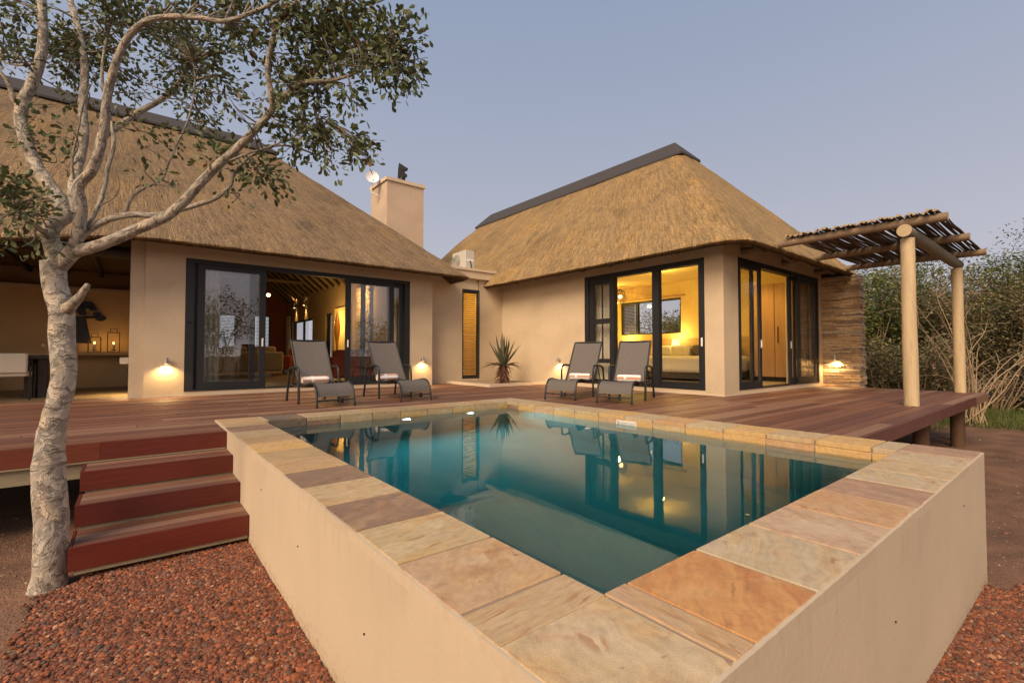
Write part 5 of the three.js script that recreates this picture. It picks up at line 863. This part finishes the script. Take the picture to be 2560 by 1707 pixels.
// ---------------------------------------------------------------- indoors: living room
{
  const s = thing('sofa', 'beige sofa with loose cushions on a pale wooden base in the living room', 'sofa', [2.85, .08, -16.9]);
  part('base_frame', [bx(-.9, .9, .10, .17, -.42, .42), ...[[-.8, -.35], [.8, -.35], [-.8, .35], [.8, .35]].map(([x, z]) => cyl(x, 0, .1, z, .025, .03, 10))], M.panel, s);
  part('backrest', rbx(-.92, .92, .17, .78, .20, .45, .06, 3), M.sofa, s); part('seat', rbx(-.8, .8, .17, .46, -.45, .22, .05, 3), M.sofa, s);
  for (const k of [-1, 1]) part('armrest', rbx(k * .81 - .12, k * .81 + .12, .17, .66, -.45, .40, .05, 3), M.sofa, s);
  for (const k of [-.42, .42]) part('cushion', rbx(k - .34, k + .34, .5, .96, .02, .2, .08, 3), M.sofa, s);
  const r = thing('sofa', 'rust red sofa standing with its back to the sliding door', 'sofa', [4.86, .08, -12.5]);
  part('backrest', rbx(-.86, .86, .10, .82, .18, .44, .07, 3), M.rust, r); part('seat', rbx(-.78, .78, .10, .46, -.5, .2, .06, 3), M.rust, r);
  for (const k of [-1, 1]) part('armrest', rbx(k * .78 - .12, k * .78 + .12, .1, .64, -.5, .4, .06, 3), M.rust, r);
  part('foot', [[-.75, -.4], [.75, -.4], [-.75, .35], [.75, .35]].map(([x, z]) => cyl(x, 0, .1, z, .025, .03, 10)), M.panel, r);
  const a = thing('armchair', 'rust red armchair turned sideways beyond the beige sofa', 'armchair', [4.3, .08, -18.2], .9);
  part('backrest', rbx(-.42, .42, .3, .92, .22, .42, .07, 3), M.rust, a); part('seat', rbx(-.40, .40, .2, .48, -.4, .22, .06, 3), M.rust, a); for (const k of [-1, 1]) part('armrest', rbx(k * .42 - .07, k * .42 + .07, .2, .66, -.4, .36, .05, 3), M.rust, a); part('leg', [[-.35, -.3], [.35, -.3], [-.35, .3], [.35, .3]].map(([x, z]) => cyl(x, 0, .2, z, .018, .024, 8)), M.darkWood, a);
  const p = thing('potted_plant', 'dark leafy plant on a stand in front of the far blind', 'plant', [2.35, .08, -17.9]), f = rng(8);
  part('stand', [cyl(0, 0, .62, 0, .20, .24, 18)], M.darkWood, p); part('pot', cyl(0, .62, .92, 0, .13, .18, 18), M.blackMetal, p);
  for (let i = 0; i < 26; i++) { const az = f() * 6.28, L = rr(.25, .55, f), e = [Math.cos(az) * L * .6, .95 + L, Math.sin(az) * L * .6]; part('leaf', [rod([0, .9, 0], e, .004, 5), (() => { const g = new THREE.SphereGeometry(.08, 8, 6); g.scale(1, .25, .6); g.rotateY(az); g.translate(...e); return g; })()], std(lin(.03, .05, .02), { roughness: .6 }), p); }
  curtain('curtain', 'pale floor length curtain inside the left edge of the sliding door', .98, 1.36, .10, 2.62, -11.25, 4, M.curtain);
  curtain('curtain', 'pale floor length curtain inside the right edge of the sliding door', 4.96, 5.70, .10, 2.62, -11.25, 6, M.curtain);
  curtain('curtain', 'pale curtain beside the far glass door of the living room', -.35, .35, .1, 2.6, 0, 5, M.curtain, -Math.PI / 2, [5.70, 0, -24.05]);
  // feature wall of split stone beside a lit alcove
  const fw = thing('stone_cladding', 'lit split stone cladding on the inner side wall of the living room', 'stone cladding'), ff = rng(99), cm = [[.45, .33, .18], [.36, .25, .13], [.52, .40, .24]].map(c => std(lin(...c), { roughness: .9 }));
  for (let y = .1; y < 2.9;) { const h = rr(.05, .09, ff); let z = -15.3; while (z < -14.25) { const L = rr(.25, .6, ff), e = Math.min(-14.2, z + L); part('ledge_stone', bx(5.70 + rr(-.02, .02, ff), 5.789, y + .004, y + h - .004, z + .003, e - .003), cm[Math.floor(ff() * 3)], fw); z = e; } y += h; }
  bulb(5.35, 2.55, -14.7, lin(1, .62, .2), 5);  // unseen lamp, placed to light the stone cladding
  const al = thing('wall_panel', 'pale yellow lit panel on the inner side wall beside the stone cladding', 'wall panel'); part('panel', bx(5.72, 5.789, .08, 2.45, -17.5, -16.0), M.inner, al); bulb(5.2, 1.9, -16.8, lin(1, .62, .2), 4.5);  // unseen lamp in front, placed to make the yellow panel look lit
  const v = thing('floor_vase', 'tall orange spear shaped vase behind the right door leaf', 'vase', [5.25, .9, -15.8]);
  part('vessel', new THREE.LatheGeometry([[.0, 0], [.03, 0], [.045, .25], [.085, .6], [.10, .8], [.07, 1.05], [.012, 1.3], [0, 1.32]].map(q => new THREE.Vector2(...q)), 20), std(lin(.55, .24, .05), { roughness: .4 }), v); part('plinth', cyl(0, -.82, 0, 0, .13, .13, 18), M.darkWood, v);
  for (const z of [-23.0, -21.45]) { const t = thing('wall_sconce', z < -22 ? 'small up and down wall light nearer the red end wall' : 'small up and down wall light nearer the sliding door', 'wall light', [5.70, 3.0, z], 0, 'up and down lights of the living room'); part('body', cyl(0, -.10, .10, 0, .045, .045, 16), M.steel, t); part('mount', bx(.03, .09, -.03, .03, -.02, .02), M.steel, t); for (const s of [-1, 1]) { const e = new THREE.CircleGeometry(.04, 16); e.rotateX(s * Math.PI / 2 * -1); e.translate(0, s * .101, 0); part('lens', e, M.glow(1, .7, .3, 12), t); const l = new THREE.SpotLight(lin(1, .65, .25), 4.5, 0, .55, .6, 2); l.position.set(5.70, 3.0 + s * .12, z); l.target.position.set(5.74, 3.0 + s, z); l.castShadow = true; scene.add(l, l.target); } }
  const pd = thing('pendant_lamp', 'small glass pendant lamp hanging in the living room behind the left door leaf', 'pendant lamp', [3.45, 2.75, -17.2]); part('bulb', new THREE.SphereGeometry(.06, 16, 12), M.glow(1, .7, .3, 7), pd); part('cord', rod([0, .06, 0], [0, 2.4, 0], .006, 6), M.blackMetal, pd); part('cap', cyl(0, .05, .12, 0, .03, .02, 12), M.blackMetal, pd); bulb(3.45, 2.60, -17.2, lin(1, .64, .26), 2.2);
}
// ---------------------------------------------------------------- indoors: bedroom
{
  const b = thing('bed', 'wide bed with white bedspread and dark base in the lit bedroom', 'bed', [12.25, .08, -7.55]), f = rng(5);
  part('base', rbx(-.95, 1.05, .06, .36, -1.52, 1.52, .02), M.throwDark, b);
  const cover = rbx(-1.02, 1.0, .22, .66, -1.6, 1.6, .12, 5), p = cover.attributes.position; for (let i = 0; i < p.count; i++) { const x = p.getX(i), y = p.getY(i), z = p.getZ(i), k = 1 - smooth(.25, .5, y); p.setXYZ(i, x - .05 * k * (1 + noise(z * 5, 0, 1)), y - .05 * k * noise(z * 4, x * 4, 2), z + .05 * k * noise(x * 5, y * 3, 4)); } cover.computeVertexNormals();
  part('bedspread', cover, M.linen, b); part('leg', [[-.85, -1.4], [-.85, 1.4], [.95, -1.4], [.95, 1.4]].map(([x, z]) => cyl(x, 0, .06, z, .03, .03, 10)), M.darkWood, b);
  for (const z of [-1.05, -.35, .35, 1.05]) { const g = rbx(.55, .98, .62, .98, z - .32, z + .32, .11, 4); part('pillow', g, z === .35 ? M.throwDark : M.linen, b); }
  part('headboard', rbx(1.02, 1.085, .06, 1.2, -1.7, 1.7, .02), M.panel, b);
  const tl = (z, label) => { const n = thing('nightstand', label.replace('lit bedside lamp', 'small dark nightstand'), 'nightstand', [13.05, .08, z]); part('cabinet', rbx(-.22, .22, .04, .58, -.22, .22, .015), M.darkWood, n); part('drawer', rbx(-.232, -.221, .3, .54, -.2, .2, .004), M.wardrobe, n); part('leg', [[-.18, -.18], [.18, -.18], [-.18, .18], [.18, .18]].map(([x, q]) => cyl(x, 0, .04, q, .02, .02, 8)), M.darkWood, n); const t = thing('bedside_lamp', label, 'lamp', [13.05, .66, z], 0, 'lit bedside lamps'); part('lamp_base', cyl(0, 0, .36, 0, .05, .02, 16), M.blackMetal, t); const sh = new THREE.CylinderGeometry(.10, .13, .24, 20, 1, true); sh.translate(0, .47, 0); part('lamp_shade', sh, new THREE.MeshStandardMaterial({ color: lin(.8, .7, .5), emissive: lin(1, .66, .24), emissiveIntensity: 2.6, side: THREE.DoubleSide }), t); bulb(13.05, 1.36, z, lin(1, .62, .18), 2.2, 4); };
  tl(-10.05, 'lit bedside lamp at the far side of the bed, under the dark window panes'); tl(-8.15, 'lit bedside lamp at the near side of the bed, below the pale window pane');
  const pd = thing('pendant_lamp', 'round woven pendant lamp glowing before the panelled bedroom wall', 'pendant lamp', [12.7, 2.72, -10.0]);
  part('bulb', new THREE.SphereGeometry(.065, 16, 12), M.glow(1, .72, .3, 6), pd); part('cord', rod([0, .25, 0], [0, .7, 0], .006, 6), M.blackMetal, pd);
  part('cage_rib', [...Array(12)].map((_, k) => { const a = k / 12 * 6.283, c = Math.cos(a), s = Math.sin(a); return tube([[c * .05, .25, s * .05], [c * .17, .10, s * .17], [c * .19, -.05, s * .19], [c * .11, -.24, s * .11]], .006, 5); }).concat([.17, .02, -.14].map(y => { const g = new THREE.TorusGeometry(.15 + (y === .02 ? .04 : 0), .005, 5, 24); g.rotateX(Math.PI / 2); g.translate(0, y, 0); return g; })), M.darkWood, pd);
  bulb(12.55, 2.50, -10.0, lin(1, .66, .15), 4, 3); bulb(11.0, 2.9, -7.4, lin(1, .66, .15), 8.5, 6);  // the stronger bulb is an unseen lamp, placed to light the whole bedroom
  const cl = thing('ceiling_spot', 'short cylinder light under the bedroom ceiling behind the corner door', 'ceiling light', [12.0, 3.05, -5.55]); part('body', cyl(0, 0, .25, 0, .06, .06, 18), M.darkWood, cl); const e = new THREE.CircleGeometry(.05, 16); e.rotateX(Math.PI / 2); e.translate(0, -.002, 0); part('lens', e, M.glow(1, .7, .25, 8), cl); { const s = new THREE.SpotLight(lin(1, .62, .16), 8, 0, 1.0, .6, 2); s.position.set(12.0, 3.03, -5.55); s.target.position.set(12.6, 0, -5.6); s.castShadow = true; scene.add(s, s.target); }
  const w = thing('wardrobe', 'tall light wood wardrobe with black handle seen through the open corner door', 'wardrobe', [13.0, .08, -5.2]);
  part('carcass', bx(-.0, .33, .12, 2.55, -.70, .62), M.wardrobe, w); part('plinth', bx(.02, .33, 0, .119, -.68, .6), M.blackMetal, w);
  for (const [a, c] of [[-.70, -.045], [-.035, .62]]) { const d = part('door', rbx(-.022, -.001, .12, 2.55, a + .004, c - .004, .004), M.wardrobe, w); part('handle', rbx(-.042, -.023, 1.0, 1.42, a < -.1 ? -.62 : .03, a < -.1 ? -.60 : .05, .004), M.blackMetal, d); }
  curtain('curtain', 'pale curtain gathered at the open edge of the corner door', 12.10, 12.42, .10, 2.62, -4.63, 4, M.curtain);
  curtain('curtain', 'long curtain behind the closed right leaves of the corner door', 12.5, 13.3, .10, 2.62, -4.63, 8, M.throwDark);
  curtain('curtain', 'grey curtain behind the casement of the bedroom door', -.46, .46, .10, 2.62, 0, 8, M.curtain, -Math.PI / 2, [8.87, 0, -7.60]);
}
// ---------------------------------------------------------------- veranda furniture
{
  const t = thing('dining_table', 'dark wooden dining table with slab legs on the veranda', 'table', [-1.75, 0, -12.4]);
  part('table_top', rbx(-1.3, .62, .70, .765, -.45, .45, .01), M.darkWood, t); for (const x of [.28, .46]) part('leg', bx(x - .055, x + .055, 0, .70, -.36, .36), M.darkWood, t); part('leg', bx(-1.0, -.9, 0, .70, -.36, .36), M.darkWood, t);
  const c = thing('dining_chair', 'white upholstered dining chair with black tube arms at the veranda table', 'chair', [-1.72, 0, -11.75]);
  part('backrest', rbx(-.42, .30, .46, .80, .16, .24, .03, 3), M.curtain, c); part('seat', rbx(-.42, .30, .40, .48, -.3, .2, .03, 3), M.curtain, c);
  for (const s of [-.45, .33]) part('arm_frame', tube([[s, 0, .2], [s, .55, .2], [s, .62, .1], [s, .62, -.2], [s, .55, -.28], [s, 0, -.28]], .014, 7, .2), M.blackMetal, c);
  const g = thing('wine_glass', 'clear wine glass at the end of the veranda table', 'glass', [-1.30, .765, -12.2]); part('bowl', new THREE.LatheGeometry([[.004, .0], [.035, .002], [.035, .005], [.005, .01], [.004, .09], [.03, .11], [.042, .15], [.034, .21]].map(q => new THREE.Vector2(...q)), 20), M.glassClear, g);
  const L = (x, h, label) => { const n = thing('candle_lantern', label, 'lantern', [x, .84, -14.68], 0, 'black wire lanterns on the veranda counter'), w = .11, fr = []; for (const [a, b] of [[-w, -w], [w, -w], [w, w], [-w, w]]) fr.push(rod([a, 0, b], [a, h, b], .006, 5)); for (const y of [0.004, h]) for (const [a, b, c2, d2] of [[-w, -w, w, -w], [w, -w, w, w], [w, w, -w, w], [-w, w, -w, -w]]) fr.push(rod([a, y, b], [c2, y, d2], .006, 5)); fr.push(rod([-.06, h, 0], [-.06, h + .09, 0], .006, 5), rod([.06, h, 0], [.06, h + .09, 0], .006, 5), rod([-.06, h + .09, 0], [.06, h + .09, 0], .006, 5)); part('wire_frame', fr, M.blackMetal, n); part('candle', cyl(0, .05, .17, 0, .028, .028, 14), M.curtain, n); part('candle_flame', (() => { const q = new THREE.SphereGeometry(.016, 10, 8); q.scale(1, 2, 1); q.translate(0, .21, 0); return q; })(), M.glow(1, .6, .15, 6), n); part('dish', cyl(0, .03, .05, 0, .045, .045, 14), M.blackMetal, n); bulb(x, .84 + .24, -14.68, lin(1, .55, .15), .10, 1); };
  L(-.72, .34, 'smaller black wire candle lantern on the veranda counter'); L(-.38, .46, 'taller black wire candle lantern on the veranda counter by the wall');
  const s = thing('wall_art', 'dark metal cutout of a broad trunked tree on the veranda back wall', 'wall art', [-1.0, 1.05, -14.97]), parts = [];
  const sh = new THREE.Shape(); sh.moveTo(-.34, 0); sh.lineTo(.22, 0); sh.quadraticCurveTo(.14, .35, .10, .62); sh.lineTo(-.20, .62); sh.quadraticCurveTo(-.24, .3, -.34, 0); parts.push(new THREE.ExtrudeGeometry(sh, { depth: .03, bevelEnabled: false }));
  for (const [x, y, r, k] of [[-.02, .80, .11, 1], [-.2, .82, .13, 1], [.12, .90, .12, 1], [.36, .60, .10, 1], [.30, .70, .07, 1], [-.08, .95, .11, 1], [.04, .70, .07, 1], [.22, .82, .07, 1]]) { const q = new THREE.CylinderGeometry(r, r, .03, 9); q.rotateX(Math.PI / 2); q.scale(1.1, .72, 1); q.translate(x, y, .015); parts.push(q); }
  parts.push(rod([.05, .6, .015], [.32, .62, .015], .03, 6)); part('cutout', parts, M.blackMetal, s);
}
renderer.render(scene, camera);
